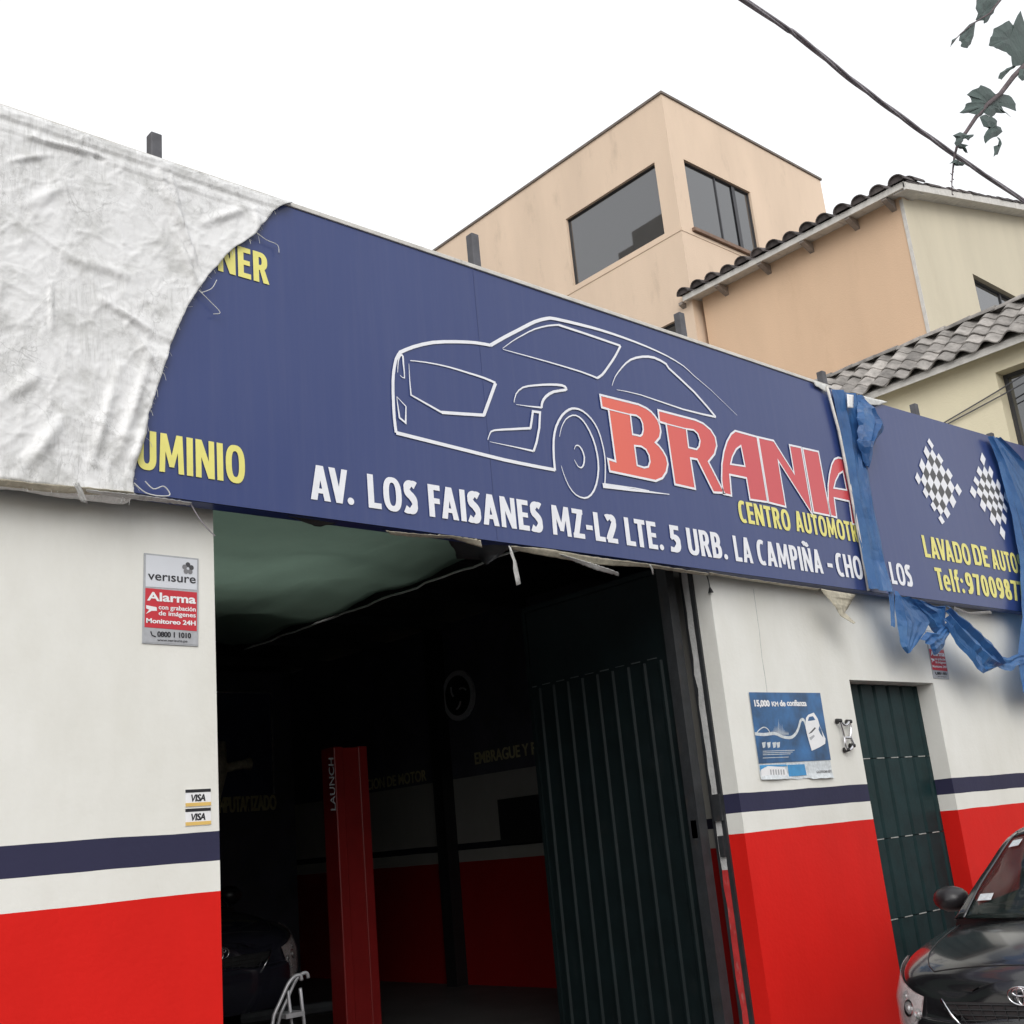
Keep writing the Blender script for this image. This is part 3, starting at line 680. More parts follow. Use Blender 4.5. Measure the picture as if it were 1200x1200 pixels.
# same plate size as the first, its lower edge where the photograph shows it
L0 = onY(130+272/7.5, 620+1005/7.5, FY); dx = onY(1093.5, 795, FY).x-L0.x; dz = onY(1093.5, 795, FY).z-L0.z
alarm_plate(lambda a, b: onY(130+a/7.5, 620+b/7.5, FY)+Vector((dx, 0, dz)), 'red alarm plate half hidden by the blue tarpaulin swag, above the green door')

# ------------------------------------------------------------------ card stickers
for i, (yt, lab) in enumerate(((923.5, 'upper of the two small card payment stickers beside the gateway edge'), (946, 'lower of the two small card payment stickers beside the gateway edge'))):
    a = onY(216.8, yt+2, FY); b = onY(246.5, yt+1, FY); h = a.z-onY(216.8, yt+22.5, FY).z
    r = empty('card_sticker', (a.x, FY, a.z-h), label=lab, cat='sticker', group='card payment stickers')
    MB().box(a.x, b.x, FY-.003, FY-.001, a.z-h, a.z).build('paper', M['white'], r)
    MB().box(a.x, b.x, FY-.0045, FY-.0032, a.z-.014, a.z).build('top_bar', M['ink'], r)
    MB().box(a.x, b.x, FY-.0045, FY-.0032, a.z-h+.002, a.z-h+.018).build('bottom_bar', M['amber'], r)
    lettering('VISA', (a.x+.022, FY-.0032, a.z-h*.70), (b.x-.028, FY-.0032, a.z-h*.70), h*.40, M['ink'], r, .06, lift=.001, slant=.2)

# ------------------------------------------------------------------ poster
po = empty('oil_poster', onY(925, 912, FY), label='blue motor oil poster with a white oil bottle, pasted above the navy stripe', cat='poster')
Tp = lambda a, b: onY(860+a/8.571, 790+b/8.571, FY)
def flat(pts, m, d, name, parent, T=Tp, wav=0):
    return MB().poly([(T(*p).x, FY-d, T(*p).z) for p in pts]).build(name, m, parent)
mb = MB(); rows = []
c00, c10, c01, c11 = Tp(143, 183), Tp(860, 188), Tp(262, 1062), Tp(990, 1045)
for i in range(25):
    v = i/24; row = []
    for j in range(21):
        u = j/20; a = c00.lerp(c10, u); b = c01.lerp(c11, u); p = a.lerp(b, v)
        curl = .02*max(0, v-.93)/.07*(.5+.5*math.sin(u*9))
        row.append((p.x, FY-.004-curl-.002*abs(fbm((u*5, v*5, 3))), p.z+(.012*fbm((u*9, 3, 1)) if i == 24 else 0)))
    rows.append(row)
mb.grid(rows).build('paper', M['postwhite'], po, smooth=True)
flat([(143, 183), (858, 190), (966, 862), (243, 900)], M['postblue'], .008, 'blue_field', po)
flat([(530, 912), (700, 905), (722, 1015), (545, 1030)], M['postcyan'], .0085, 'cyan_block', po)
flat([(250, 915), (515, 908), (530, 925), (300, 935), (258, 970)], M['postcyan'], .0085, 'cyan_block', po)
def ptx(s, a, b, hpx, m, bold=.05, d=.0095):
    A, B_ = Tp(*a), Tp(*b); z = (A.z+B_.z)/2; h = abs(Tp(a[0], a[1]-hpx).z-A.z)
    lettering(s, (A.x, FY-d, z), (B_.x, FY-d, z), h, m, po, bold, lift=.001)
ptx('15,000', (198, 328), (352, 327), 66, M['white'], .09); ptx('KM', (372, 326), (438, 326), 48, M['white'], .09); ptx('de', (452, 326), (510, 325), 62, M['white'], .09); ptx('confianza', (524, 324), (722, 322), 62, M['white'], .07)
ptx('GAZPROMNEFT', (820, 995), (975, 990), 26, M['flower_light'], .06)
wv = MB(); tw = [Tp(*p) for p in ((200, 600), (290, 608), (400, 598), (480, 630), (560, 638), (610, 600), (640, 540), (660, 470), (690, 460), (715, 520))]
stroke(wv, smooth2([(p.x, p.z) for p in tw]), .022, .0092, FY); wv.build('printed_road', M['postwhite'], po)
ct = MB(); random.seed(3)
for i in range(16):
    xx = 350+i*12; hh = 30+130*math.exp(-((xx-435)/45)**2)*random.uniform(.6, 1.1)
    a = Tp(xx, 610); b = Tp(xx+7, 610-hh); c_ = Tp(xx+8, 610); d_ = Tp(xx+4, 610-hh); L_k = FY-.0096-.0002*(i % 3); ct.poly([(a.x, L_k, a.z), (c_.x, L_k, c_.z), (d_.x, L_k, d_.z)])
ct.build('printed_skyline', M['postwhite'], po)
ar = MB(); stroke(ar, smooth2([(Tp(*p).x, Tp(*p).z) for p in ((215, 595), (245, 560), (290, 535), (330, 555), (350, 590))]), .008, .0105, FY); ar.build('printed_bridge', M['postwhite'], po)
flat([(712, 440), (735, 410), (790, 388), (830, 450), (850, 520), (880, 590), (908, 650), (905, 700), (850, 735), (770, 772), (745, 690), (720, 600), (705, 520)], M['white'], .0112, 'printed_bottle', po)
flat([(730, 472), (742, 432), (782, 425), (805, 462), (760, 470)], M['postblue'], .0118, 'bottle_handle_gap', po)
flat([(845, 520), (865, 560), (885, 640), (855, 600), (838, 560)], M['postblue'], .0118, 'bottle_shadow_print', po)
flat([(735, 605), (800, 535), (812, 545), (770, 590)], M['flower_dark'], .0118, 'bottle_label', po)
flat([(745, 640), (790, 610), (800, 625), (760, 668)], M['alarmgrey'], .0118, 'bottle_label', po)
for x in (270, 320, 375, 415): flat([(x, 690), (x+38, 682), (x+34, 735), (x+12, 745)], M['postwhite'], .0095, 'printed_icon', po)
ln = MB()
for i, y in enumerate((770, 788, 806, 838)):
    a = Tp(280, y+6); b = Tp(600-i*20, y); ln.box(a.x, b.x, FY-.0098, FY-.0093, a.z-.002, a.z+.002)
ln.build('printed_small_lines', M['postwhite'], po)
flat([(262, 960), (330, 925), (500, 935), (535, 1020), (380, 1045), (265, 1035)], M['white'], .010, 'torn_label', po)
for i in range(6):
    x = 350+i*26; flat([(x, 960), (x+14, 958), (x+20, 1010), (x+6, 1012)], M['alarmgrey'], .0105, 'torn_label_print', po)

# ------------------------------------------------------------------ the long signboard
SY = 4.84
zs_ = lambda z: 1.6+(z-1.6)*SY/4.7      # heights below were surveyed for a sign face at 4.7 m
sg = empty('signboard', (5, 4.8, 3.25), label='long blue garage signboard with a line drawn car, red logo and white address line', cat='sign')
XS = onY(1017, 692, SY).x
def top(x): return zs_(5.0) if x < XS else zs_(5.0)+.10*(x-XS)/3.7
ZB = zs_(3.255)
def panel(x0, x1, n, name):
    rows = []; nz = 18
    for k in range(nz+1):
        row = []
        for i in range(n+1):
            x = x0+(x1-x0)*i/n; z = ZB+(top(x)-ZB)*k/nz
            row.append((x, SY+.0018*fbm((x*.9, z*.9, 2), 2), z))
        rows.append(row)
    mb = MB(); mb.grid(rows); mb.add([(x0, SY+.01, ZB), (x1, SY+.01, ZB), (x1, SY+.10, ZB), (x0, SY+.10, ZB)], [(0, 1, 2, 3)])
    return mb.build(name, M['blue'], sg, smooth=True)
panel(-1.15, XS, 90, 'panel'); panel(XS+.006, 12.6, 50, 'panel')
MB().box(-1.15, 12.6, SY+.012, SY+.05, ZB+.007, zs_(5)-.01).build('backing_board', M['steel'], sg)
MB().box(-1.15, XS, SY-.012, SY+.11, zs_(5)+.002, zs_(5)+.03).build('top_trim', M['whitewood'], sg, bevel=.004)
for x_ in (onY(580, 600, SY).x,):
    MB().box(x_-.0012, x_+.0012, SY-.0028, SY-.0023, ZB+.01, zs_(5)-.01).build('sheet_seam', M['seam'], sg)
for x, zt_ in ((2.4, 5.49), (4.685, 5.585), (6.855, 5.55), (8.855, 5.47), (10.515, 5.47), (12.155, 5.44)):
    MB().box(x-.032, x+.032, 5.115, 5.18, 4.9, zt_).build('support_tube', M['post'], sg, bevel=.006)
    MB().box(x-.03, x+.03, SY+.055, 5.05, 4.86, 4.92).build('bracket', M['post'], sg)
LIFT = .006
for s, a, b, in (('AV.', 364, 415), ('LOS', 432, 490), ('FAISANES', 503.5, 637), ('MZ-L2', 648.5, 725), ('LTE.', 735, 779), ('5', 787, 799.5), ('URB.', 808, 854), ('LA', 863, 883.5), ('CAMPIÑA', 890, 966), ('-', 972, 978), ('CHORRILLOS', 982.5, 1071)):
    base = lambda x: 591+(x-364)*(693-591)/(1068-364)+1.6*math.sin((x-364)/704*math.pi)
    A, B_ = onY(a, base(a), SY), onY(b, base(b), SY)
    h = .188*SY/4.7
    zb = zs_(3.345)
    if s == '-': MB().poly([(A.x, SY-LIFT, zb+.062), (B_.x, SY-LIFT, zb+.062), (B_.x, SY-LIFT, zb+.095), (A.x, SY-LIFT, zb+.095)]).build('lettering', M['text'], sg)
    else: caps(s, (A.x, SY, zb), (B_.x, SY, zb), h, M['text'], sg)
def words(lst, hcap, m, bold):
    for s, pl, pr in lst:
        A, B_ = onY(*pl, SY), onY(*pr, SY); z = (A.z+B_.z)/2
        caps(s, (A.x, SY, z), (B_.x, SY, z), hcap*SY/4.7, m, sg)
words([('CENTRO', (867, 612.5), (927, 622)), ('AUTOMOTR', (933.5, 623.5), (1006, 635))], .165, M['yellow'], .045)
words([('LAVADO', (1084, 653), (1138.6, 662.5)), ('DE', (1142, 661), (1160, 666)), ('AUTOS', (1164, 667), (1200, 673))], .20, M['yellow'], .045)
words([('Telf:', (1099, 690.5), (1131, 696)), ('97009877', (1134, 695.5), (1202, 706))], .20, M['yellow'], .045)
words([('NER', (255, 317), (314.5, 334.5))], .175, M['yellow'], .05)
words([('UMINIO', (160, 549), (287, 567.5))], .19, M['yellow'], .05)

# line drawing of the car
c7, c8, c4 = ((440, 360), 6), ((600, 360), 5), ((600, 360), 3)
def W2(pts): return [(p.x, p.z) for p in (onY(a, b, SY) for a, b in pts)]
_na = [0]
def art(pts, w, closed=False, taper=None, sm=2):
    _na[0] += 1; mb = MB(); stroke(mb, (smooth2(W2(pts), sm) if sm else W2(pts)), w, LIFT+.0002*(_na[0] % 6), SY, closed, taper); mb.build('line_drawing', M['text'], sg)
fade = lambda t: .25+.75*min(1, t*2.5)*min(1, (1-t)*2.5)
art(crop(*c7, [(168, 322), (140, 370), (122, 470), (119, 560), (121, 650), (128, 780), (141, 885)]), .020)
art(crop(*c7, [(141, 885), (300, 925), (600, 1000), (900, 1075), (1080, 1112)])+crop(*c8, [(120, 931), (248, 955)]), .022)
art(crop(*c8, [(248, 958), (241, 880), (240, 780), (255, 700), (290, 635), (330, 602), (365, 595), (410, 610), (460, 655), (500, 720), (525, 800), (540, 880), (543, 960), (540, 1038)]), .019, taper=lambda t: 1-.5*t)
art(crop(*c8, [(528, 1046), (700, 1072), (918, 1098)]), .034, taper=lambda t: 1-.85*t, sm=0)
art(crop(*c8, [(536, 1036), (720, 1062), (800, 1078)]), .008, sm=0)
art(crop(*c7, [(165, 322), (260, 282), (400, 250), (560, 245), (700, 252), (805, 270)]), .021)
art(crop(*c7, [(805, 270), (900, 215), (1010, 158)])+crop(*c8, [(60, 122), (130, 87), (200, 68), (250, 70), (400, 105), (520, 137), (650, 180), (780, 230), (900, 285), (1000, 345)])+[(813, 441), (833, 458), (863, 487)], .023, taper=lambda t: 1 if t < .45 else max(.12, 1-(t-.45)*1.7))
art(crop(*c7, [(240, 378), (350, 390), (500, 420), (650, 465), (760, 500), (840, 535)]), .017, taper=lambda t: .3+.7*t)
art(crop(*c7, [(840, 535), (757, 762)]), .023, sm=0); art(crop(*c7, [(760, 762), (600, 752), (460, 742)]), .020, sm=0)
art(crop(*c7, [(460, 742), (245, 620), (236, 520), (230, 400)]), .014, taper=lambda t: 1-.8*t, sm=0)
art(crop(*c7, [(152, 462), (156, 385), (172, 340), (188, 348), (192, 400), (200, 500), (168, 480)]), .012, taper=fade)
art(crop(*c7, [(145, 630), (210, 700), (208, 815), (165, 780), (152, 690), (145, 630)]), .012, taper=fade, sm=0)
art(crop(*c8, [(8, 560), (20, 510), (60, 472), (130, 460), (220, 455), (290, 460), (313, 475), (305, 487), (240, 497), (195, 525), (173, 560), (170, 590)]), .018, taper=lambda t: .3+min(.7, t*1.5))
art(crop(*c8, [(170, 590), (100, 583), (20, 572)]), .013, taper=lambda t: 1-.8*t, sm=0)
art(crop(*c7, [(785, 935), (800, 890), (830, 868), (950, 860), (1085, 853)]), .017, taper=lambda t: .3+.7*t)
art(crop(*c7, [(1085, 853), (1102, 735), (1152, 742), (1147, 850), (1128, 950), (1107, 1014)]), .017, sm=0)
art(crop(*c7, [(1107, 1014), (1000, 990), (800, 948)]), .014, taper=lambda t: 1-.8*t, sm=0)
art(crop(*c7, [(890, 292), (960, 240)])+crop(*c8, [(60, 165), (130, 130), (210, 110), (270, 106)]), .013, taper=lambda t: .3+.7*t)
art(crop(*c8, [(270, 106), (420, 155), (632, 228)]), .017, sm=0)
art(crop(*c8, [(632, 228), (600, 290), (560, 350), (525, 397), (495, 417)]), .017)
art(crop(*c8, [(495, 417), (400, 380), (200, 320), (0, 265)])+crop(*c7, [(890, 298)]), .015, taper=lambda t: 1-.8*t)
art(crop(*c8, [(582, 462), (600, 410), (640, 355), (690, 310), (760, 292), (830, 298), (900, 335)])+[(783, 432), (813, 460), (838, 489)], .019, taper=lambda t: min(1, .2+t*1.6))
art([(838, 489), (800, 480), (750, 463), (722, 457)], .017, taper=lambda t: 1-.8*t)
art(crop(*c8, [(275, 760), (285, 710), (310, 660), (350, 635), (390, 645), (430, 690), (470, 770), (495, 860), (503, 950), (490, 1040), (460, 1100), (420, 1120), (370, 1100), (330, 1050), (300, 980), (285, 930)]), .015, taper=fade)
art(crop(*c8, [(362, 835), (368, 815), (385, 812), (405, 835), (420, 880), (415, 925), (400, 942), (380, 930), (362, 895)]), .013, taper=fade)

# the big red logo letters
c5, c6 = ((690, 450), 7.5), ((830, 480), 6.667)
def glyph(cr, outer, holes=(), bar=None):
    ol = W2(crop(*cr, outer)); hl = [W2(crop(*cr, h)) for h in holes]
    vs, fs = fill2d('g', [ol]+hl)
    MB().add([(v[0], SY-LIFT, v[1]) for v in vs], fs).build('logo_letter', M['logo'], sg)
    mb = MB(); stroke(mb, ol, .016, LIFT+.0015, SY, True)
    for h in hl: stroke(mb, h, .014, LIFT+.0021, SY, True)
    if bar: stroke(mb, W2(crop(*cr, bar)), .009, LIFT+.0018, SY)
    mb.build('logo_outline', M['text'], sg)
glyph(c5, [(92, 98), (430, 182), (500, 215), (540, 245), (570, 278), (600, 320), (618, 370), (626, 420), (616, 475), (580, 518), (610, 545), (645, 590), (675, 645), (688, 705), (675, 775), (640, 830), (580, 855), (178, 770), (160, 660), (228, 682), (166, 225), (108, 208)],
      [[(358, 272), (410, 280), (445, 305), (465, 350), (471, 405), (462, 445), (445, 460), (378, 445)], [(395, 545), (455, 552), (495, 580), (522, 630), (530, 685), (515, 730), (480, 738), (418, 718)]], [(166, 225), (358, 272)])
glyph(c5, [(602, 232), (930, 318), (1000, 350), (1065, 405), (1105, 470), (1118, 545), (1098, 620), (1045, 685), (1185, 960), (1090, 955), (945, 665), (888, 655), (930, 925), (750, 885), (672, 352), (614, 335)],
      [[(850, 398), (915, 408), (950, 440), (970, 500), (962, 550), (940, 577), (870, 560)]], [(672, 352), (850, 398)])
glyph(c6, [(205, 168), (375, 215), (458, 725), (320, 705), (292, 537), (162, 510), (176, 675), (112, 660), (98, 550), (100, 430), (115, 330), (140, 250), (172, 193)], [[(248, 285), (280, 445), (168, 428), (182, 370), (212, 312)]])
glyph(c6, [(384, 217), (505, 245), (665, 500), (628, 278), (720, 298), (808, 822), (540, 400), (600, 762), (466, 728)])
glyph(c6, [(732, 303), (855, 330), (948, 832), (818, 805)])
glyph(c6, [(1010, 376), (1165, 415), (1245, 915), (1120, 895), (1095, 718), (978, 692), (998, 845), (952, 832), (932, 720), (930, 600), (940, 510), (958, 430), (980, 388)], [[(1045, 485), (1075, 630), (975, 614), (988, 560), (1015, 505)]])
# chequered flags
def flag(P00, P10, P11, P01, nu, nv, bend):
    f4 = lambda a, b: onY(1040+a/5.4545, 500+b/5.4545, SY)
    c = [f4(*p) for p in (P00, P10, P11, P01)]
    wht, blk = MB(), MB()
    def pt(u, v):
        p = c[0].lerp(c[1], u).lerp(c[3].lerp(c[2], u), v)
        s = bend*math.sin(v*math.pi*1.6+u*1.5)
        return (p.x+s*.6, 0, p.z+s)
    for i in range(nu):
        for j in range(nv):
            e = .0
            q = [pt((i+a)/nu, (j+b)/nv) for a, b in ((0, 0), (1, 0), (1, 1), (0, 1))]
            edge = i in (0, nu-1) or j in (0, nv-1)
            if (i+j) % 2 == 0: wht.poly([(a[0], SY-LIFT, a[2]) for a in q])
            elif not edge: blk.poly([(a[0], SY-LIFT, a[2]) for a in q])
    wht.build('flag_white_checks', M['text'], sg); blk.build('flag_dark_checks', M['flower_dark'], sg)
flag((262, 75), (470, 430), (345, 630), (175, 310), 7, 7, .03)
flag((600, 165), (770, 440), (745, 722), (522, 430), 7, 7, -.025)

# ------------------------------------------------------------------ silver tarpaulin over the left end of the sign
edge_px = [(343, 237), (330, 241), (320, 248), (310, 260), (300, 273), (288, 282), (277, 288), (266, 298), (258, 307), (245, 322), (233, 338), (220, 358), (210, 380), (203, 396), (192, 433), (182, 463), (175, 484), (172, 505), (166, 522), (160, 545), (156, 562), (157, 577)]
ep = sorted([(p.z, p.x) for p in (onY(a, b, SY-.03) for a, b in edge_px)])
def edge_x(z):
    if z <= ep[0][0]: return ep[0][1]
    for (z0, x0), (z1, x1) in zip(ep, ep[1:]):
        if z <= z1: return x0+(x1-x0)*(z-z0)/(z1-z0+1e-9)
    return ep[-1][1]
def fold(px, pz, a, b, width, amp):
    """a raised crease along the segment a-b"""
    ab = (b[0]-a[0], b[1]-a[1]); L2 = ab[0]**2+ab[1]**2
    t = max(0, min(1, ((px-a[0])*ab[0]+(pz-a[1])*ab[1])/L2)); d = math.hypot(px-a[0]-t*ab[0], pz-a[1]-t*ab[1])
    return amp*math.exp(-(d/width)**2)*math.sin(math.pi*min(1, max(.15, t*1.1)))
FD = []
for seg, wd, am in ([(187, 200), (243, 335)], .03, .05), ([(197, 195), (215, 260)], .018, .03), ([(215, 262), (245, 330)], .015, -.03), ([(300, 245), (303, 275)], .03, .03), ([(205, 270), (236, 345)], .02, .035), \
        ([(60, 180), (0, 190)], .02, .02), ([(35, 160), (130, 185)], .02, .025), ([(140, 430), (100, 570)], .04, .03), ([(175, 420), (130, 560)], .04, .03), ([(120, 350), (190, 395)], .03, .03), ([(150, 378), (190, 440)], .02, .025), \
        ([(60, 330), (62, 400)], .015, .02), ([(20, 560), (90, 470)], .05, .03), ([(105, 180), (128, 190)], .02, -.03), ([(240, 260), (300, 240)], .04, .03), ([(80, 300), (180, 330)], .05, .02), ([(0, 470), (60, 430)], .05, .025), ([(30, 240), (90, 210)], .04, .02), ([(150, 560), (178, 470)], .02, .03):
    a, b = (onY(*p, SY-.03) for p in seg); FD.append(((a.x, a.z), (b.x, b.z), wd, am))
NV, NU = 190, 330
rows = []
for i in range(-6, NV+7):
    v = i/NV; zb, zt = zs_(3.235), zs_(5.015)
    z = zb+(zt-zb)*max(0, min(1, v)); row = []
    xr = edge_x(z)+.006*fbm((z*14, 3, 1))
    for j in range(NU+1):
        u = j/NU; x = -1.2+(xr+1.2)*u
        k = 1-min(1, (xr-x)/.25) if x > xr-.25 else 0
        d = .012+.010*abs(fbm((x*1.3, z*1.5, 4), 5))*.7+.004*abs(fbm((x*6, z*2.2, 7), 4))+.015*k*k*abs(math.sin(z*9+fbm((z*3, x, 0))*3))
        wx_, wz_ = x+.12*fbm((x*2, z*2, 5)), z+.12*fbm((x*2, z*2, 15))
        for f1, am_, sh_ in ((1.5, .0045, 20), (3.6, .004, 16), (8, .003, 10), (16, .0018, 6)):
            dv = noise.voronoi(Vector((wx_*f1*1.2, wz_*f1*.8, f1*3)))[0]; d += am_*max(0, 1-(dv[1]-dv[0])*sh_)+am_*.35*dv[0]
        if z > zt-.16: d += .007*(1 if .015 < zt-z < .06 else 0)+.005*(1 if .09 < zt-z < .13 else 0)
        for a, b, wd, am in FD: d += fold(x, z, a, b, wd*.6, am*.75)
        d = max(d, .008)
        y = SY-d; zz_ = z
        if i > NV: t = (i-NV)/6; y = SY-d*(1-t)+.14*t; zz_ = z+.012*math.sin(t*3.1)
        if i < 0: t = -i/6; y = SY-d*(1-t)+.12*t; zz_ = z-.02*math.sin(t*3.1)+.012*fbm((x*4, 1, t))
        if i <= 0: zz_ += .010*fbm((x*3, 0, 0))
        row.append((x, y, zz_))
    rows.append(row)
tp = MB().grid(rows).build('silver_tarpaulin', M['tarp'], smooth=True, solid=.003)
fr = MB(); rf = random.Random(31)
for k_ in range(90):
    z = rf.uniform(zb+.02, zt-.05); x = edge_x(z)-.01; L_ = rf.choice((.01, .015, .03, .06))*rf.uniform(.6, 1.3); dx_, dz_ = rf.uniform(.2, 1), rf.uniform(-.9, .2)
    p = Vector((x, SY-.02, z)); fr.tube([p, p+Vector((dx_, -.1, dz_))*L_*.5, p+Vector((dx_*.8, 0, dz_*1.3))*L_], .0011, 3, cap=False)
for k_ in range(60):
    x = rf.uniform(-1, edge_x(zb)); p = Vector((x, SY-.02, zb)); L_ = rf.uniform(.01, .05); fr.tube([p, p+Vector((rf.uniform(-.4, .4)*L_, 0, -L_))], .0012, 3, cap=False)
fr.build('fringe', M['strap'], tp, kind='stuff')
tag(tp, 'torn silver white tarpaulin wrapped over the left end of the blue sign', 'tarpaulin')

def ruled(name, A, B_, m, label=None, cat=None, n=24, k=14, pleat=.02, freq=4, rag=0, parent=None, group=None, seed=0, yA=0, solid=.002):
    """cloth strip between two edge polylines of (px,py,plane y); pleats stand proud of the straight span"""
    def res(P, n):
        P3 = [onY(a, b, y) for a, b, y in P]; L = [0]
        for p, q in zip(P3, P3[1:]): L.append(L[-1]+(q-p).length)
        out = []
        for i in range(n+1):
            s = L[-1]*i/n; j = max(0, min(len(L)-2, next((t for t in range(len(L)-1) if s <= L[t+1]+1e-9), len(L)-2)))
            out.append(P3[j].lerp(P3[j+1], (s-L[j])/(L[j+1]-L[j]+1e-9)))
        return out
    blue = m is M['btarp']; rr_ = random.Random(seed*13+5)
    if blue: n = max(6, n//2); k = max(5, k//2)
    cd = [rr_.random() for _ in range(k+1)]; cd[0] = 0; cd[-1] = .2
    a, b = res(A, n), res(B_, n); rows = []
    for i in range(n+1):
        row = []
        for j in range(k+1):
            u = j/k; p = a[i].lerp(b[i], u)
            q = Vector(p); w_ = (b[i]-a[i]).length
            if blue:
                q.y -= pleat*(1.1*cd[j]*min(1, w_*5)+.10*rr_.random()+.5*abs(fbm((i*.30, j*.2, seed))))
                q.x += pleat*.10*(rr_.random()-.5); q.z += pleat*.10*(rr_.random()-.5)
            else:
                q.y -= pleat*min(1, w_*4)*(1-abs(math.sin(u*freq*3.14+seed+1.5*fbm((i*.12, seed, u)))))*math.sin(math.pi*min(1, max(0, u*.9+.1)))
                q.y -= pleat*.5*abs(fbm((p.x*5, p.z*5, seed)))
            q.x += pleat*.12*fbm((p.x*6, p.z*6, seed+5))
            if rag and j in (0, k): q.x += rag*fbm((i*.9, seed, j)); q.z += rag*fbm((i*.7, seed+9, j))
            row.append(q)
        rows.append(row)
    o = MB().grid(rows).build(name, m, parent, smooth=not blue, solid=0 if blue else solid)
    if label: tag(o, label, cat, group)
    return o
Y1 = SY-.04
# blue tarp between the two panels
ruled('blue_tarpaulin', [(974, 456, Y1), (985, 510, Y1), (998, 580, Y1), (1010, 650, Y1), (1018, 690, Y1-.02)], [(1012, 466, Y1), (1018, 520, Y1), (1015, 548, Y1), (1023, 600, Y1), (1036, 660, Y1), (1046, 695, Y1-.05)],
      M['btarp'], 'narrow blue tarpaulin draped down the sign over its logo and address line', 'tarpaulin', 40, 22, .035, 2.2, .008, seed=2)
f_ = ruled('torn_flap', [(1005, 470, Y1-.03), (1003, 490, Y1-.06), (1005, 520, Y1-.05), (1012, 545, Y1-.03)], [(1012, 468, Y1-.05), (1035, 500, Y1-.09), (1022, 520, Y1-.08), (1017, 550, Y1-.03)],
      M['btarp'], 'ragged blue flap torn loose at the top of the narrow tarpaulin', 'tarpaulin', 26, 16, .05, 3, .035, seed=4)
sp = MB(); sp.tube([onY(a, b, SY-.035) for a, b in ((969, 453), (983, 505), (996, 570), (1008, 635), (1018, 692))], .013, 8)
tag(sp.build('edge_pole', M['whitewood'], smooth=True), 'pale thin batten along the left edge of the narrow blue tarpaulin', 'batten')
ruled('white_tie', [(992, 462, Y1-.05), (993, 478, Y1-.06)], [(1000, 463, Y1-.05), (1000, 478, Y1-.06)], M['tarp'], 'short white strip tied over the top of the narrow blue tarpaulin', 'strip', 8, 4, .01, 1, .004)
ruled('torn_vinyl', [(952, 446, SY-.02), (968, 451, SY-.02)], [(955, 452, SY-.02), (969, 460, SY-.02)], M['strap'], 'curled white vinyl scrap on the sign top beside the narrow blue tarpaulin', 'scrap', 8, 4, .01, 1, .006)
ruled('torn_vinyl', [(1003, 462, SY-.02), (1040, 471, SY-.02)], [(1005, 474, SY-.02), (1030, 475, SY-.02)], M['strap'], 'white vinyl scrap on the sign top right of the narrow blue tarpaulin', 'scrap', 10, 4, .01, 1, .006)
# swag hanging under the sign (crop 3: origin 1020,680 scale 6.667)
def s3(pts, y): return [(1020+a/6.667, 680+b/6.667, y+(c if c else 0)) for a, b, *cc in pts for c in [cc[0] if cc else 0]]
YS = SY-.08
ruled('blue_swag', s3([(135, 70), (150, 200), (160, 355)], YS), s3([(180, 80), (185, 200), (192, 372)], YS), M['btarp'], 'straight blue strip at the left end of the hanging swag under the sign', 'tarpaulin', 20, 8, .02, 1, .006, seed=1)
sw = empty('hanging_tarpaulin', onY(1080, 730, YS), label='crumpled blue tarpaulin swag hanging below the sign over the second alarm plate', cat='tarpaulin')
ruled('fold', s3([(185, 80), (190, 240), (215, 400), (235, 520), (288, 572)], YS), s3([(240, 130), (400, 240), (455, 330), (400, 430), (300, 570)], YS), M['btarp'], parent=sw, n=26, k=18, pleat=.03, freq=1.3, rag=.008, seed=3)
ruled('fold', s3([(240, 130), (330, 230), (470, 380), (500, 420)], YS+.03), s3([(420, 190), (500, 210), (575, 200), (570, 340)], YS+.02), M['btarp'], parent=sw, n=22, k=18, pleat=.05, freq=3, rag=.006, seed=7)
ruled('fold', s3([(385, 460), (420, 400), (500, 420), (590, 330)], YS-.02), s3([(470, 585), (500, 590), (560, 520), (620, 370)], YS-.03), M['btarp'], parent=sw, n=22, k=14, pleat=.05, freq=1.2, rag=.008, seed=9)
ruled('fold', s3([(575, 195), (700, 290), (850, 410), (950, 510), (1030, 650)], YS-.02), s3([(560, 350), (640, 480), (770, 640), (860, 735), (945, 690)], YS-.04), M['btarp'], parent=sw, n=34, k=18, pleat=.055, freq=2, rag=.012, seed=11)
ruled('fold', s3([(930, 500), (1000, 590), (1070, 610), (1150, 570), (1210, 570)], YS-.02), s3([(940, 640), (1000, 690), (1090, 715), (1150, 660), (1210, 650)], YS-.04), M['btarp'], parent=sw, n=24, k=10, pleat=.04, freq=1.3, rag=.012, seed=13)
# blue tarp at the right end
ruled('blue_tarpaulin', [(1157, 512, Y1), (1170, 545, Y1-.01), (1184, 600, Y1-.02), (1195, 660, Y1-.02), (1197, 720, Y1-.04), (1192, 775, Y1-.06), (1199, 812, Y1-.06)], [(1168, 514, Y1), (1215, 560, Y1), (1250, 600, Y1), (1260, 660, Y1), (1262, 720, Y1), (1262, 775, Y1), (1262, 812, Y1)],
      M['btarp'], 'blue tarpaulin covering the right end of the sign at the picture edge', 'tarpaulin', 40, 30, .05, 3, .006, seed=21)
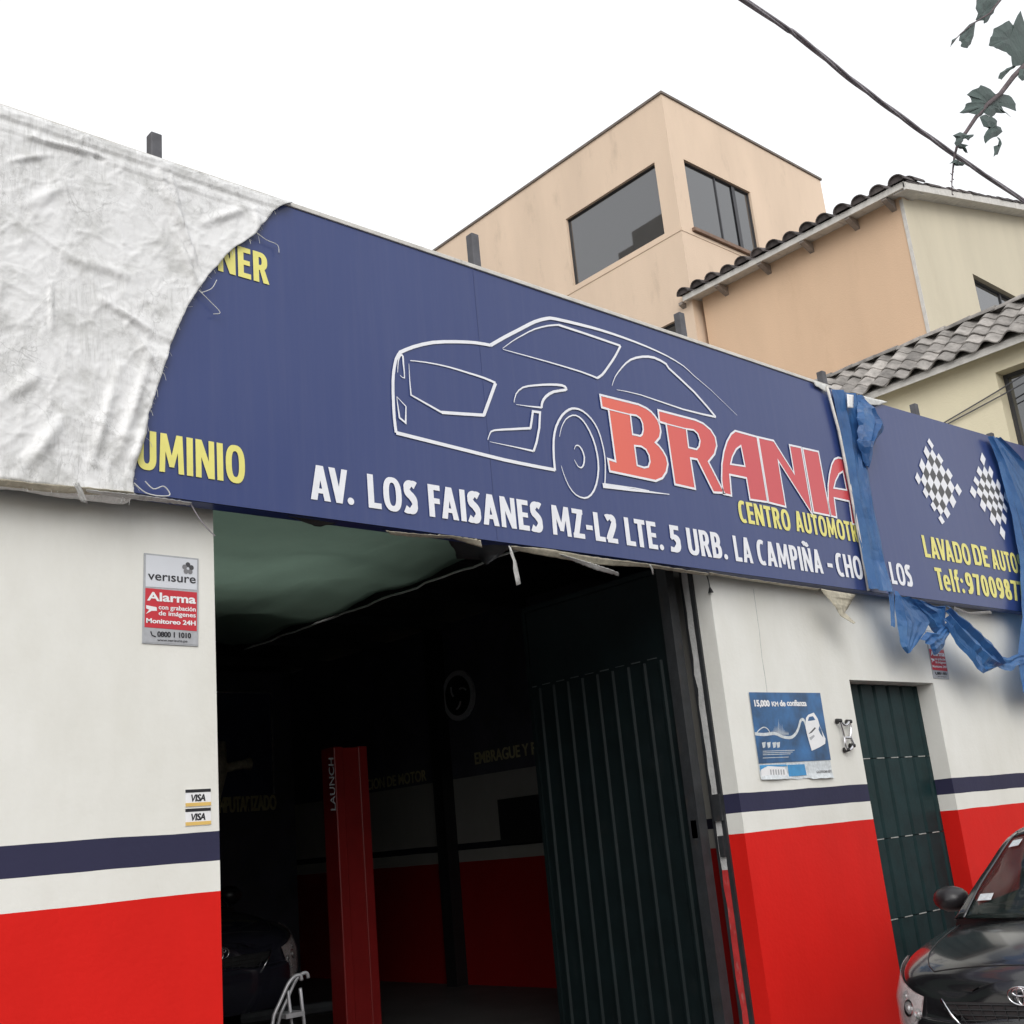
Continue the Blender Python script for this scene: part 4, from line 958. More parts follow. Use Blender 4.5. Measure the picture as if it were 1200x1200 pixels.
# canvas hem and torn strips under the sign
def strip(px, label, w=None, m='canvas', y=SY-.04, seed=0, nm='torn_canvas', grp='torn canvas scraps under the sign'):
    A, B_ = px
    ruled(nm, [(a, b, y) for a, b in A], [(a, b, y+.03) for a, b in B_], M[m], label, 'canvas scrap', 40, 5, .02, 1, .006, group=grp, seed=seed)
strip(([(-140, 545), (0, 562), (60, 568), (110, 572), (156, 577)], [(-140, 552), (0, 570), (60, 577), (110, 580), (160, 582)]), 'yellowed canvas hem below the silver tarpaulin', seed=3)
strip(([(85, 566), (92, 566)], [(95, 588), (103, 590)]), 'short pale ribbon dangling under the silver tarpaulin', y=SY-.10, seed=5, m='strap')
strip(([(100, 574), (160, 580), (225, 589)], [(102, 578), (160, 586), (222, 592)]), 'thin grey canvas edge above the left pier', seed=6, m='jamb')
strip(([(452, 622), (490, 626), (530, 628), (563, 633)], [(458, 627), (490, 630), (530, 631), (565, 642)]), 'curling pale canvas edge under the word beginning with F', seed=7)
strip(([(596, 640), (598, 642)], [(605, 686), (610, 684)]), 'narrow white ribbon hanging straight down in the gateway', y=SY-.06, seed=8, m='strap')
strip(([(598, 640), (640, 643), (690, 652), (760, 661), (830, 672)], [(598, 644), (640, 652), (700, 662), (760, 665), (828, 675)]), 'ragged beige canvas edge along the sign bottom above the open gate leaf', seed=9)
strip(([(655, 649), (700, 662), (724, 671)], [(657, 652), (698, 668), (725, 675)]), 'pale slat of canvas pointing down to the right below the sign', y=SY-.04, seed=10, m='strap')
strip(([(760, 662), (762, 663)], [(764, 673), (766, 673)]), 'tiny white thread under the sign near the pier', y=SY-.04, seed=11, m='strap')
strip(([(830, 671), (880, 679), (960, 690)], [(830, 674), (880, 681), (958, 692)]), 'thin canvas edge under the sign over the right wall', seed=12)
strip(([(961, 690), (975, 708), (985, 722), (1000, 731)], [(1002, 697), (998, 705), (990, 718), (1002, 730)]), 'grey torn triangle of tarp hanging under the sign left of the blue swag', y=SY-.06, seed=13)
strip(([(1118, 711), (1135, 718), (1160, 716)], [(1118, 714), (1135, 721), (1162, 719)]), 'curved white canvas edge above the blue swag', y=SY-.04, seed=14, m='strap')
bf = ruled('torn_lining', [(330, 602, SY+.04), (385, 607, SY+.04), (430, 613, SY+.04), (500, 622, SY+.04)], [(335, 604, SY+.04), (372, 618, SY+.08), (400, 612, SY+.06), (455, 622, SY+.06)], M['black'], 'black torn lining sagging under the start of the address line', 'lining', 20, 5, .02, 1, .01)
ruled('torn_lining', [(520, 624, SY+.06), (560, 630, SY+.06), (600, 640, SY+.06)], [(535, 655, 5.2), (560, 656, 5.1), (570, 662, 5.0)], M['steel'], 'grey lining pulled back under the sign beside the hanging ribbon', 'lining', 14, 8, .03, 1.4, .01)
wi = MB(); wi.tube(smooth2([onY(a, b, SY+.03) for a, b in ((224, 591), (232, 605), (242, 618), (252, 628))], 5), .0035, 5)
tag(wi.build('loose_wire', M['cable']), 'loose thin wire dangling across the top of the left pier edge', 'wire')
wi = MB(); wi.tube(smooth2([onY(a, b, SY-.03) for a, b in ((157, 566), (170, 577), (185, 581), (199, 580), (192, 570), (180, 573), (170, 564))], 5), .003, 5)
tag(wi.build('curled_string', M['strap']), 'pale curled cord on the sign corner below the yellow lettering', 'cord')
for pts, lab_ in ((((300, 272), (312, 281), (325, 287), (327, 296)), 'uppermost frayed thread of the silver tarpaulin, above the yellow letters'), (((233, 340), (245, 352), (258, 366), (250, 368)), 'frayed thread pointing down right from the silver tarpaulin, below the yellow letters'), (((236, 343), (248, 338), (254, 328)), 'short frayed thread pointing up towards the yellow letters')):
    wi = MB(); wi.tube(smooth2([onY(a, b, SY-.03) for a, b in pts], 4), .0022, 5); 
    tag(wi.build('frayed_thread', M['strap']), lab_, 'thread', 'frayed threads of the silver tarpaulin')

# ------------------------------------------------------------------ lift, ladder
lf = empty('vehicle_lift', (6.03, 9.15, .12), label='red two post lift column standing inside the dark garage', cat='vehicle lift')
a, b = onY(391, 875, 9), onY(430, 875, 9)
MB().box(a.x, a.x+.10, 9.0, 9.22, .14, a.z).build('column', M['liftred'], lf, bevel=.01)
MB().box(b.x-.10, b.x, 9.0, 9.22, .14, a.z).build('column', M['liftred'], lf, bevel=.01)
MB().box(a.x+.10, b.x-.10, 9.012, 9.10, .14, a.z-.01).build('carriage_cover', M['liftred'], lf)
MB().box(a.x-.1, b.x+.1, 8.9, 9.4, .12, .139).build('base_plate', M['steel'], lf)
MB().tube([(a.x+.05, 9.25, .35), (a.x-.5, 9.9, .3)], .05, 8).build('lift_arm', M['steel'], lf)
q0, q1 = onY(386, 950, 8.995), onY(389, 888, 8.995)
lettering('LAUNCH', (q0.x+.07, 8.998, q0.z), (q0.x+.07, 8.998, q1.z), .055, M['alarmgrey'], lf, .03, up=(-1, 0, 0), lift=.002)
ld = empty('step_ladder', (3.5, 6.0, .12), label='chrome step ladder standing just inside the gateway, only its top in view', cat='ladder')
def lp(x, y, dy=0): q = onY(x, y, 6+dy); return q
L_ = lambda a, b, dy=0: onY(240+a/3.333, 840+b/3.333, 6.0+dy)
hoop = [L_(*p) for p in ((270, 1165), (300, 1100), (325, 1045), (350, 1015), (372, 1010), (378, 1030), (355, 1050), (325, 1075), (300, 1110))]
bot = hoop[0]+(hoop[0]-hoop[1])*3.2; bot.z = .13
MB().tube([bot]+smooth2([tuple(p) for p in hoop[:6]], 3), .011, 7).build('front_rail', M['ladder'], ld, smooth=True)
h2 = [p+Vector((.08, .06, 0)) for p in hoop[:6]]; b2 = bot+Vector((.08, .2, 0))
MB().tube([b2]+smooth2([tuple(p) for p in h2], 3), .011, 7).build('front_rail', M['ladder'], ld, smooth=True)
for dx_ in (0, .08):
    p = L_(335, 1070)+Vector((dx_, .03, 0)); q = L_(375, 1200)+Vector((dx_, .1, 0)); d = q-p; e = p+d*(p.z-.13)/(p.z-q.z)
    MB().tube([p, e], .010, 7).build('rear_rail', M['ladder'], ld, smooth=True)
for k in range(3):
    z = .78-.25*k; t = (hoop[2].z-z)/(hoop[2].z-bot.z); c = hoop[2].lerp(bot, t)
    MB().obox((c.x+.1, c.y+.08, z), (.06, 0, 0), (0, .07, 0), (0, 0, .012)).build('tread', M['ladder'], ld)

# ------------------------------------------------------------------ cars
def make_car(loc, rz, label, paint, glass=True, size=.975):
    root = empty('parked_car', loc, rz, label, 'car')
    Mx = root.matrix_basis.copy()
    Mx = Matrix.Translation(Vector(loc)) @ Matrix.Rotation(rz, 4, 'Z') @ Matrix.Scale(size, 4)
    root.matrix_basis = Mx
    X = lambda x, y, z: Mx @ Vector((x, y, z))
    def lerpt(tab, x):
        n_ = len(tab)
        if x <= tab[0][0]: return tab[0][1]
        if x >= tab[-1][0]: return tab[-1][1]
        k = next(i for i in range(n_-1) if x <= tab[i+1][0])
        def sl(i):
            if i == 0: return (tab[1][1]-tab[0][1])/(tab[1][0]-tab[0][0])
            if i == n_-1: return (tab[-1][1]-tab[-2][1])/(tab[-1][0]-tab[-2][0])
            a_ = (tab[i][1]-tab[i-1][1])/(tab[i][0]-tab[i-1][0]); b_ = (tab[i+1][1]-tab[i][1])/(tab[i+1][0]-tab[i][0])
            return 0 if a_*b_ <= 0 else 2*a_*b_/(a_+b_)
        (xa, ya), (xb, yb) = tab[k], tab[k+1]; H_ = xb-xa; t = (x-xa)/H_
        return ya*(2*t**3-3*t*t+1)+H_*sl(k)*(t**3-2*t*t+t)+yb*(-2*t**3+3*t*t)+H_*sl(k+1)*(t**3-t*t)
    HW = [(0, .30), (.02, .45), (.08, .61), (.2, .715), (.38, .77), (.62, .79), (1.1, .80), (2.3, .81), (3.5, .79), (4.1, .73), (4.32, .62), (4.40, .45), (4.42, .3)]
    HT = [(0, .70), (.06, .745), (.2, .795), (.5, .855), (.9, .905), (1.15, .925), (1.6, .94), (3.4, .99), (3.8, 1.0), (4.2, .98), (4.42, .90)]
    hw = lambda x: lerpt(HW, x)
    def h(x, y):
        v = abs(y)/max(.3, hw(x)); return lerpt(HT, x)-.055*v**2.4-.04*max(0, v-.85)*6*max(0, v-.85)*3
    # deck
    xs = [0, .02, .05, .09, .14, .2, .28, .38, .5, .62, .76, .9, 1.05, 1.15, 1.4, 1.8, 2.3, 2.8, 3.3, 3.6, 3.8, 4.0, 4.15, 4.27, 4.35, 4.40, 4.42]
    ny = 14
    deck = []
    for x in xs:
        deck.append([X(x, hw(x)*(-1+2*j/ny), h(x, hw(x)*(-1+2*j/ny))) for j in range(ny+1)])
    # side shell around the perimeter
    per = [(0, -hw(0)*(1-2*j/6)) for j in range(0, 7)]
    side = [(x, hw(x)) for x in xs[1:-1]]
    ring = [(x, y) for x, y in per]+side+[(4.42, .3*(1-2*j/6)) for j in range(7)]+[(x, -y) for x, y in side[::-1]]
    n = len(ring); rows = []
    wx = [.80, 3.45]
    for off, zf, fix in ((0, 1, 0), (.022, 1, -.022), (.045, 1, -.07), (.058, 1, -.16), (.064, 0, .52), (.070, 0, .42), (.06, 0, .32), (.035, 0, .24), (0, 0, .19)):
        row = []
        for i, (x, y) in enumerate(ring):
            a = Vector(ring[i-1]); b = Vector(ring[(i+1) % n]); t = (b-a).normalized(); nn = Vector((t.y, -t.x))
            if nn.dot(Vector((x-2.2, y))) < 0: nn = -nn
            hz = h(x, y)
            z = hz+fix if zf else fix
            o = off
            if abs(y) < .6 and x < .3 and not zf: o += .035
            if abs(y) > .55:
                for c in wx:
                    if abs(x-c) < .37: z = max(z, min(hz-.1, .31+math.sqrt(.37**2-(x-c)**2)))
            row.append(X(x+nn.x*o, y+nn.y*o, z))
        rows.append(row)
    mb = MB(); mb.grid(deck); mb.grid(rows, True)
    body = mb.build('body', paint, root, smooth=True)
    bm = bmesh.new(); bm.from_mesh(body.data); bmesh.ops.remove_doubles(bm, verts=bm.verts, dist=.002); bmesh.ops.recalc_face_normals(bm, faces=bm.faces); bm.to_mesh(body.data); bm.free()
    mo = body.modifiers.new('s', 'SUBSURF'); mo.levels = 2; mo.render_levels = 2
    # greenhouse sections
    RZ = [(1.02, .915), (1.3, 1.10), (1.6, 1.275), (1.85, 1.39), (2.1, 1.44), (2.5, 1.465), (3.0, 1.44), (3.25, 1.38), (3.5, 1.24), (3.75, 1.10), (3.98, 1.0)]
    BW = [(1.02, .70), (1.4, .735), (2.2, .75), (3.2, .73), (3.98, .62)]
    def sec(x):
        zr_ = lerpt(RZ, x); zb_ = lerpt([(1.02, .90), (1.5, .935), (3.4, .98), (3.98, .985)], x); bw = lerpt(BW, x)
        k = (zr_-zb_)/.5; yr = bw-.19*k
        return bw, zb_, yr, zr_
    gx = [1.02+i*(3.98-1.02)/40 for i in range(41)]
    def gp(x, u):
        """u: 0 belt .. 1 roof edge .. 2 centre (one side)"""
        bw, zb_, yr, zr_ = sec(x)
        crown = .05*min(1, (zr_-zb_)/.3)
        if u <= 1: return (x, bw+(yr-bw)*u+.025*math.sin(math.pi*u), zb_+(zr_-crown-zb_)*u)
        v = u-1; y = yr*(1-v)
        xx = x
        return (xx-.10*(1-(1-v)**2)*(1 if x < 2.0 else 0)*min(1, (2.0-x)/.6 if x < 2 else 0), y, zr_-crown*(1-v)**2)
    def patch(name, x0, x1, u0, u1, m, sgn, off=0, nx=12, nu=8, sld=.004):
        rw_ = []
        for i in range(nx+1):
            x = x0+(x1-x0)*i/nx; rr = []
            for j in range(nu+1):
                u = u0+(u1-u0)*j/nu; p = gp(x, u); q = gp(x, min(2, u+.02)); 
                rr.append(X(p[0]-(off if x < 2 else 0)*.6, sgn*(p[1]+off*.5), p[2]+off*.7))
            rw_.append(rr)
        return MB().grid(rw_).build(name, m, root, smooth=True, solid=sld)
    def full(name, x0, x1, m, off=0):
        rw_ = []
        for i in range(15):
            x = x0+(x1-x0)*i/14
            us = [1.0+j/8 for j in range(9)]
            L = [gp(x, u) for u in us]
            rr = [X(p[0]-off*.5*(x < 2), p[1], p[2]+off) for p in L]+[X(p[0]-off*.5*(x < 2), -p[1], p[2]+off) for p in L[::-1][1:]]
            rw_.append(rr)
        return MB().grid(rw_).build(name, m, root, smooth=True, solid=.004)
    G = M['carglass']
    cw_ = [gp(x, 0) for x in gx]; cl = [(1.03, q_*.70, .915) for q_ in (-1, -.5, 0, .5, 1)]
    per2 = [(p[0], p[1], p[2]) for p in cw_]+[(p[0], -p[1], p[2]) for p in cw_[::-1]]
    MB().grid([[X(p[0], p[1], p[2]+.012) for p in per2], [X(p[0]-(.0), p[1]*1.06, p[2]-.10) for p in per2]], True).build('belt_moulding', M['black'], root, smooth=True)
    full('windscreen', 1.03, 1.88, G, -.004); full('roof', 1.88, 3.12, paint); full('rear_window', 3.12, 3.92, G, -.004)
    for sgn in (-1, 1):
        patch('pillar', 1.03, 1.95, .86, 1.07, paint, sgn, .004)
        patch('roof_rail', 1.9, 3.2, .90, 1.02, paint, sgn, .003)
        patch('rear_pillar', 3.15, 3.98, 0, 1.06, paint, sgn, .003)
        patch('side_window', 1.45, 2.38, 0.02, .9, G, sgn, 0)
        patch('centre_pillar', 2.38, 2.48, 0, .92, M['black'], sgn, .004)
        patch('side_window', 2.48, 3.2, 0.02, .9, G, sgn, 0)
        patch('quarter_panel', 1.03, 1.45, 0, .9, M['black'], sgn, 0)
        # mirror
        mm_ = []
        for t, (sy, sz) in ((0, (.05, .04)), (.03, (.08, .06)), (.08, (.098, .074)), (.13, (.098, .074)), (.16, (.092, .068))):
            mm_.append([X(1.34+t, sgn*(.885+sy*math.cos(a)*1.15), 1.0+sz*math.sin(a)*1.1) for a in [2*math.pi*k/14 for k in range(14)]])
        mm_ = [[X(1.332, sgn*.885, 1.0)]*14]+mm_; mr_ = MB().grid(mm_, True).build('mirror', M['mirrorshell'], root, smooth=True)
        MB().poly([X(1.502, sgn*(.885+.078*math.cos(a)*1.1), 1.0+.052*math.sin(a)*1.1) for a in [2*math.pi*k/14 for k in range(14)]]).build('mirror_glass', M['chrome'], mr_)
        MB().tube([X(1.43, sgn*.72, .955), X(1.43, sgn*.83, .985)], [.03, .025], 8).build('mirror_foot', M['black'], mr_)
        # headlamp: lens skin on the corner of the shell, with reflector bowls behind
        hr = []
        for i in range(25):
            t = (i/24)**1.8; x = .045+.42*t
            y = hw(x); zt = h(x, y)+.004; rr = []
            zlo = zt-.315+.22*t**1.4
            zhi = zt-.012-.045*(1-t)**2
            for j in range(7):
                v = j/6; z = zhi+(zlo-zhi)*v
                o = .028+.055*min(1, (zt-z)/.14)
                nx_, ny_ = -1+min(1, t*1.6+.1), min(1, .55+t)
                L2 = math.hypot(nx_, ny_); rr.append(X(x+nx_/L2*o, sgn*(y+ny_/L2*o), z))
            hr.append(rr)
        hl = MB().grid(hr).build('headlight', M['lens'], root, smooth=True, solid=.003)
        bk = [[p + (X(.007, -sgn*.006, 0)-X(0, 0, 0)) for p in r_] for r_ in hr]
        MB().grid([[q_*1 for q_ in r_] for r_ in bk]).build('housing', M['lampback'], hl, smooth=True)
        for (bi, bj, br_) in ((6, 2, .044), (3, 4, .040), (2, 2, .026), (8, 1, .028), (5, 4, .02)):
            pc = hr[bi][bj]; nrm = (hr[bi+1][bj]-hr[bi-1][bj]).cross(hr[bi][bj+1]-hr[bi][bj-1]).normalized()
            if nrm.dot(pc-X(2, 0, .6)) < 0: nrm = -nrm
            MB().tube([pc-nrm*.006, pc-nrm*.003, pc-nrm*.001], [br_*.4, br_*.85, br_], 16, cap=False).build('reflector', M['chrome'], hl, smooth=True)
            MB().tube([pc-nrm*.005, pc+nrm*.001], [br_*.3, br_*.15], 10).build('bulb', M['white'], hl, smooth=True)
        for c in wx:
            wpar = MB(); yc = sgn*.74
            rw2 = [[X(c+r_*math.cos(a), yc+o*sgn, .31+r_*math.sin(a)) for a in [2*math.pi*k/28 for k in range(28)]] for r_, o in ((.2, .085), (.29, .1), (.312, .075), (.312, -.075), (.29, -.1), (.2, -.09))]
            wl = wpar.grid(rw2, True).build('wheel', M['rubber'], root, smooth=True)
            rim = MB(); rim.grid([[X(c+r_*math.cos(a), yc+o*sgn, .31+r_*math.sin(a)) for a in [2*math.pi*k/28 for k in range(28)]] for r_, o in ((.205, .086), (.18, .05), (.06, .045), (.02, .07))], True)
            rim.build('rim', M['silver'], wl, smooth=True)
    # grille opening, mesh bars, chrome V, emblem
    gy = [-.42+.84*i/14 for i in range(15)]
    def nose(y, z):
        xx = .0
        for k in range(len(HW)-1):
            if HW[k][1] >= abs(y): xx = HW[k-1][0] if k else 0; break
        ex = max(0, (abs(y)-.30))**2*.28
        return ex-.056-.030*max(0, (.62-z))/.2
    rows = [[X(nose(y, z)-.008, y*(.72 if z < .56 else 1.0)*(1 if z > .5 else .8), z) for y in gy] for z in (.60, .56, .52, .47)]
    gr = MB().grid(rows).build('grille', M['black'], root, smooth=True)
    for k in range(5):
        z = .59-.026*k; MB().tube([X(nose(y, z)-.014, y*(.97-.06*k), z) for y in gy], .004, 5).build('grille_bar', M['black'], gr)
    for k in range(12):
        y = -.36+.72*k/11; MB().tube([X(nose(y, .59)-.014, y, .595), X(nose(y, .48)-.014, y*.82, .48)], .003, 5).build('grille_bar', M['black'], gr)
    for sgn in (-1, 1):
        MB().tube([X(nose(.43, .61)-.012, sgn*.43, .612), X(nose(.38, .54)-.02, sgn*.38, .54), X(nose(.31, .46)-.02, sgn*.31, .46)], .008, 6).build('grille_trim', M['chrome'], root, smooth=True)
    em = MB()
    def ell(cy, cz, a_, b_): em.tube([X(-.078, cy+a_*math.cos(t), cz+b_*math.sin(t)) for t in [2*math.pi*k/28 for k in range(29)]], .0055, 6, cap=False)
    ell(0, .635, .065, .044); ell(0, .652, .04, .018); ell(0, .635, .018, .042); em.build('emblem', M['chrome'], root, smooth=True)
    # shut lines of the bonnet
    sh = MB()
    for sgn in (-1, 1):
        sh.tube([X(x, sgn*hw(x)*(.80+.06*x), h(x, hw(x)*(.80+.06*x))-.0005) for x in (.10, .16, .24, .34, .46, .6, .8, 1.0, 1.08)], .0035, 4)
    sh.tube([X(.10+.0*abs(y), y*hw(.1)*.8, h(.10, y*hw(.1)*.8)-.0005) for y in [-1+2*k/12 for k in range(13)]], .0035, 4)
    sh.build('shut_line', M['black'], root)
    # cowl, wipers
    MB().grid([[X(x+.06*(y/.7)**2, y, .921+.03*(x-1.0)+.004) for y in [-.68+1.36*k/12 for k in range(13)]] for x in (.98, 1.06)]).build('cowl', M['black'], root, smooth=True, solid=.004)
    for y0, y1 in ((-.05, .55), (-.62, -.1)):
        MB().tube([X(1.04, y0, .945), X(1.06, (y0+y1)/2, .965), X(1.12, y1, .985)], .008, 6).build('wiper', M['black'], root)
    # interior: dashboard and seats
    MB().box(0, 1, 0, 1, 0, 1)
    it = MB()
    def ib(x0, x1, y0, y1, z0, z1):
        c = X((x0+x1)/2, (y0+y1)/2, (z0+z1)/2); ax = (X(1, 0, 0)-X(0, 0, 0))*(x1-x0)/2; ay = (X(0, 1, 0)-X(0, 0, 0))*(y1-y0)/2; it.obox(c, ax, ay, (0, 0, (z1-z0)/2))
    ib(1.2, 1.75, -.64, .64, .80, .95); it.build('dashboard', M['black'], root, bevel=.03)
    for sgn in (-1, 1):
        it = MB(); ib(2.45, 2.6, sgn*.36-.24, sgn*.36+.24, .6, 1.12); ib(2.47, 2.58, sgn*.36-.12, sgn*.36+.12, 1.14, 1.3); it.build('seat', M['rubber'], root, bevel=.04)
    it = MB(); ib(3.3, 3.45, -.6, .6, .6, 1.1); it.build('rear_seat', M['rubber'], root, bevel=.04)
    if glass:
        # papers behind / on the windscreen near the kerb side pillar
        for (x0, x1, u0, u1, nm) in ((1.70, 1.78, 1.12, 1.24, 'windscreen_sticker'), (1.17, 1.23, 1.12, 1.26, 'windscreen_sticker')):
            rw_ = [[X(gp(x, u)[0]-.008, gp(x, u)[1]*CARS, gp(x, u)[2]+.004) for u in (u0, (u0+u1)/2, u1)] for x in (x0, x1)]
            MB().grid(rw_).build(nm, M['postwhite'], root)
    # number plate and tail lamps
    if glass: MB().obox(X(-.10, 0, .33), (X(1, 0, 0)-X(0, 0, 0))*.006, (X(0, 1, 0)-X(0, 0, 0))*.17, (0, 0, .075)).build('number_plate', M['white'], root)
    for sgn in (-1, 1):
        MB().obox(X(4.42, sgn*.62, .80), (X(1, 0, 0)-X(0, 0, 0))*.04, (X(0, 1, 0)-X(0, 0, 0))*.1, (0, 0, .08)).build('tail_light', M['alarmred'], root, bevel=.02)
    return root
CARS = 1
# car local +x runs from nose to tail; local +y is the kerb side
make_car((6.02, 2.985, 0), .115, 'charcoal saloon car parked beside the kerb, front corner at the lower right', M['carpaint'])
make_car((5.15, 9.9, .12), R(90), 'dark car parked nose out behind the red lift column inside the garage', M['carpaint2'], False, 1.2)

# ------------------------------------------------------------------ building A: tall tan block
A = empty('tan_building', (16, 11, 0), label='tall flat roofed tan building with large dark windows, behind the tiled houses', cat='building')
ax, ay, az = 15.08, 11.0, 14.66
aw = MB(); holed(aw, 'x', ax, ax+.25, 11.25, 24, 0, az, [(11.38, 13.75, 11.92, 13.41), (11.15, 12.4, 8.6, 10.2)]); aw.build('side_wall', M['tan'], A)
aw = MB(); holed(aw, 'y', ay, ay+.25, ax, 20.05, 0, az, [(15.47, 17.5, 11.95, 13.41)]); aw.build('front_wall', M['tan'], A)
MB().box(20.05, 20.3, 11, 24, 0, az).build('far_side_wall', M['tan'], A)
MB().box(ax+.25, 20.05, 11.25, 24, az-.6, az-.5).build('roof', M['concrete'], A)
MB().box(ax-.03, 20.33, 10.97, 11.28, az, az+.05).build('coping', M['cap'], A)
MB().box(ax-.03, ax+.28, 11.28, 24, az, az+.05).build('coping', M['cap'], A)
MB().box(ax-.012, ax-.001, 11, 24, 11.80, 11.86).build('band', M['tan'], A)
MB().box(ax, 20.05, 10.99, 10.999, 11.80, 11.86).build('band', M['tan'], A)
def window(parent, axis, p, a0, a1, z0, z1, divs, depth=.1, fr=.035, name='window', inner=True):
    mb = MB(); q0_, q1_ = p, p+.05
    def bx(m_, u0, u1, w0, w1, o0, o1):
        m_.box(p+o0, p+o1, u0, u1, w0, w1) if axis == 'x' else m_.box(u0, u1, p+o0, p+o1, w0, w1)
    bx(mb, a0, a1, z0, z0+fr, depth, depth+.05); bx(mb, a0, a1, z1-fr, z1, depth, depth+.05)
    bx(mb, a0, a0+fr, z0+fr, z1-fr, depth, depth+.05); bx(mb, a1-fr, a1, z0+fr, z1-fr, depth, depth+.05)
    for d in divs: bx(mb, d-fr*.5, d+fr*.5, z0+fr, z1-fr, depth, depth+.05)
    o = mb.build(name, M['frame'], parent)
    cuts = [a0+fr]+list(divs)+[a1-fr]
    for u0, u1 in zip(cuts, cuts[1:]):
        m_ = MB(); bx(m_, u0+.001, u1-.001, z0+fr, z1-fr, depth+.02, depth+.026); m_.build('pane', M['pane'], o)
    if inner: m_ = MB(); bx(m_, a0, a1, z0, z1, depth+.5, depth+.52); m_.build('room_shade_sheet', M['inner_dark'], o)  # dark sheet standing in for the shade of the room behind
    return o
window(A, 'x', ax, 11.38, 13.75, 11.92, 13.41, [], .06, .03)
window(A, 'x', ax, 11.15, 12.4, 8.6, 10.2, [11.8], .06, .03)
window(A, 'y', ay, 15.47, 17.5, 11.95, 13.41, [onY(834, 207, 11.1).x, onY(855, 216, 11.1).x], .05, .03)
MB().box(onY(855, 216, 11.1).x-.05, onY(855, 216, 11.1).x+.05, 11.045, 11.049, 11.98, 13.38).build('mullion', M['frame'], A)
MB().box(15.4, 17.6, 10.93, 10.997, 11.88, 11.945).build('sill', M['sill'], A)

# ------------------------------------------------------------------ building B: orange and cream gabled house
B = empty('gabled_house', (18, 7, 0), label='orange and cream gabled house with dark barrel tiles along its eave', cat='house')
bx0 = 15.25
MB().box(bx0, bx0+.22, 7.0, 10.9, 0, 10.46).build('side_wall', M['orange'], B)
fm = MB(); zt0 = 10.50
ys = [7.0, 7.2]
def gz(x): return zt0+.25*(x-14.95)-.04
# front gable wall as slabs following the roof slope, with the window left open
hx0, hx1, hz0, hz1 = 17.2, 19.5, 8.3, 9.70
cutx = [bx0+.222, hx0, hx1, 21.5]
for u0, u1 in zip(cutx, cutx[1:]):
    segs = [(0, None)] if u0 != hx0 else [(0, hz0), (hz1, None)]
    for z0_, z1_ in segs:
        t0, t1 = (gz(u0)-.06, gz(u1)-.06) if z1_ is None else (z1_, z1_)
        fm.add([(u0, 7, z0_), (u1, 7, z0_), (u1, 7, t1), (u0, 7, t0), (u0, 7.2, z0_), (u1, 7.2, z0_), (u1, 7.2, t1), (u0, 7.2, t0)], [(0, 1, 2, 3), (4, 7, 6, 5), (0, 4, 5, 1), (3, 2, 6, 7), (0, 3, 7, 4), (1, 5, 6, 2)])
fm.box(bx0, bx0+.2215, 6.994, 6.998, 0, 10.44); fm.build('front_wall', M['cream2'], B)
MB().box(bx0-.014, bx0-.003, 6.985, 7.04, 0, 10.4).build('corner_edge', M['whitewood'], B)
window(B, 'y', 7.0, hx0, hx1, hz0, hz1, [18.3], .08, .04)
MB().add([(14.95, 6.78, 10.40), (14.95, 11.1, 10.40), (14.95, 11.1, 10.50), (14.95, 6.78, 10.50), (14.98, 6.78, 10.40), (14.98, 11.1, 10.40), (14.98, 11.1, 10.50), (14.98, 6.78, 10.50)],
         [(0, 1, 2, 3), (4, 7, 6, 5), (0, 4, 5, 1), (3, 2, 6, 7), (0, 3, 7, 4), (1, 5, 6, 2)]).build('fascia', M['whitewood'], B)
nb = 11
for i in range(nb):
    y0 = 6.8+i*(4.3/nb); MB().add([(14.982, y0+.004, 10.43), (14.982, y0+4.3/nb-.004, 10.43), (15.6, y0+4.3/nb-.004, 10.50), (15.6, y0+.004, 10.50)], [(0, 1, 2, 3)]).build('soffit_board', M['whitewood'], B, solid=.012)
for px, py in ((808, 352), (850, 332), (900, 308), (950, 285), (1003, 258), (1046, 236)):
    y = onX(px, py, bx0).y; MB().add([(14.97, y-.04, 10.37), (15.25, y-.04, 10.27), (15.25, y-.04, 10.42), (14.97, y-.04, 10.42), (14.97, y+.04, 10.37), (15.25, y+.04, 10.27), (15.25, y+.04, 10.42), (14.97, y+.04, 10.42)],
         [(0, 1, 2, 3), (4, 7, 6, 5), (0, 4, 5, 1), (3, 2, 6, 7), (0, 3, 7, 4), (1, 5, 6, 2)]).build('rafter_tail', M['beam'], B)
# barge board and soffit along the gable
def slab(mb, x0, x1, y0, y1, f, d0, d1):
    mb.add([(x0, y0, f(x0)+d0), (x1, y0, f(x1)+d0), (x1, y1, f(x1)+d0), (x0, y1, f(x0)+d0), (x0, y0, f(x0)+d1), (x1, y0, f(x1)+d1), (x1, y1, f(x1)+d1), (x0, y1, f(x0)+d1)], [(0, 1, 2, 3), (4, 7, 6, 5), (0, 4, 5, 1), (3, 2, 6, 7), (0, 3, 7, 4), (1, 5, 6, 2)])
mb = MB(); slab(mb, 14.95, 21.5, 6.76, 6.80, gz, -.10, .02); mb.build('barge_board', M['whitewood'], B)
mb = MB(); slab(mb, 14.99, 21.5, 6.802, 7.0, gz, -.09, -.06); mb.build('gable_soffit', M['whitewood'], B)
mb = MB(); slab(mb, 14.99, 21.5, 6.8, 11.1, gz, -.02, .02); mb.build('roof_deck', M['tile_dark'], B)
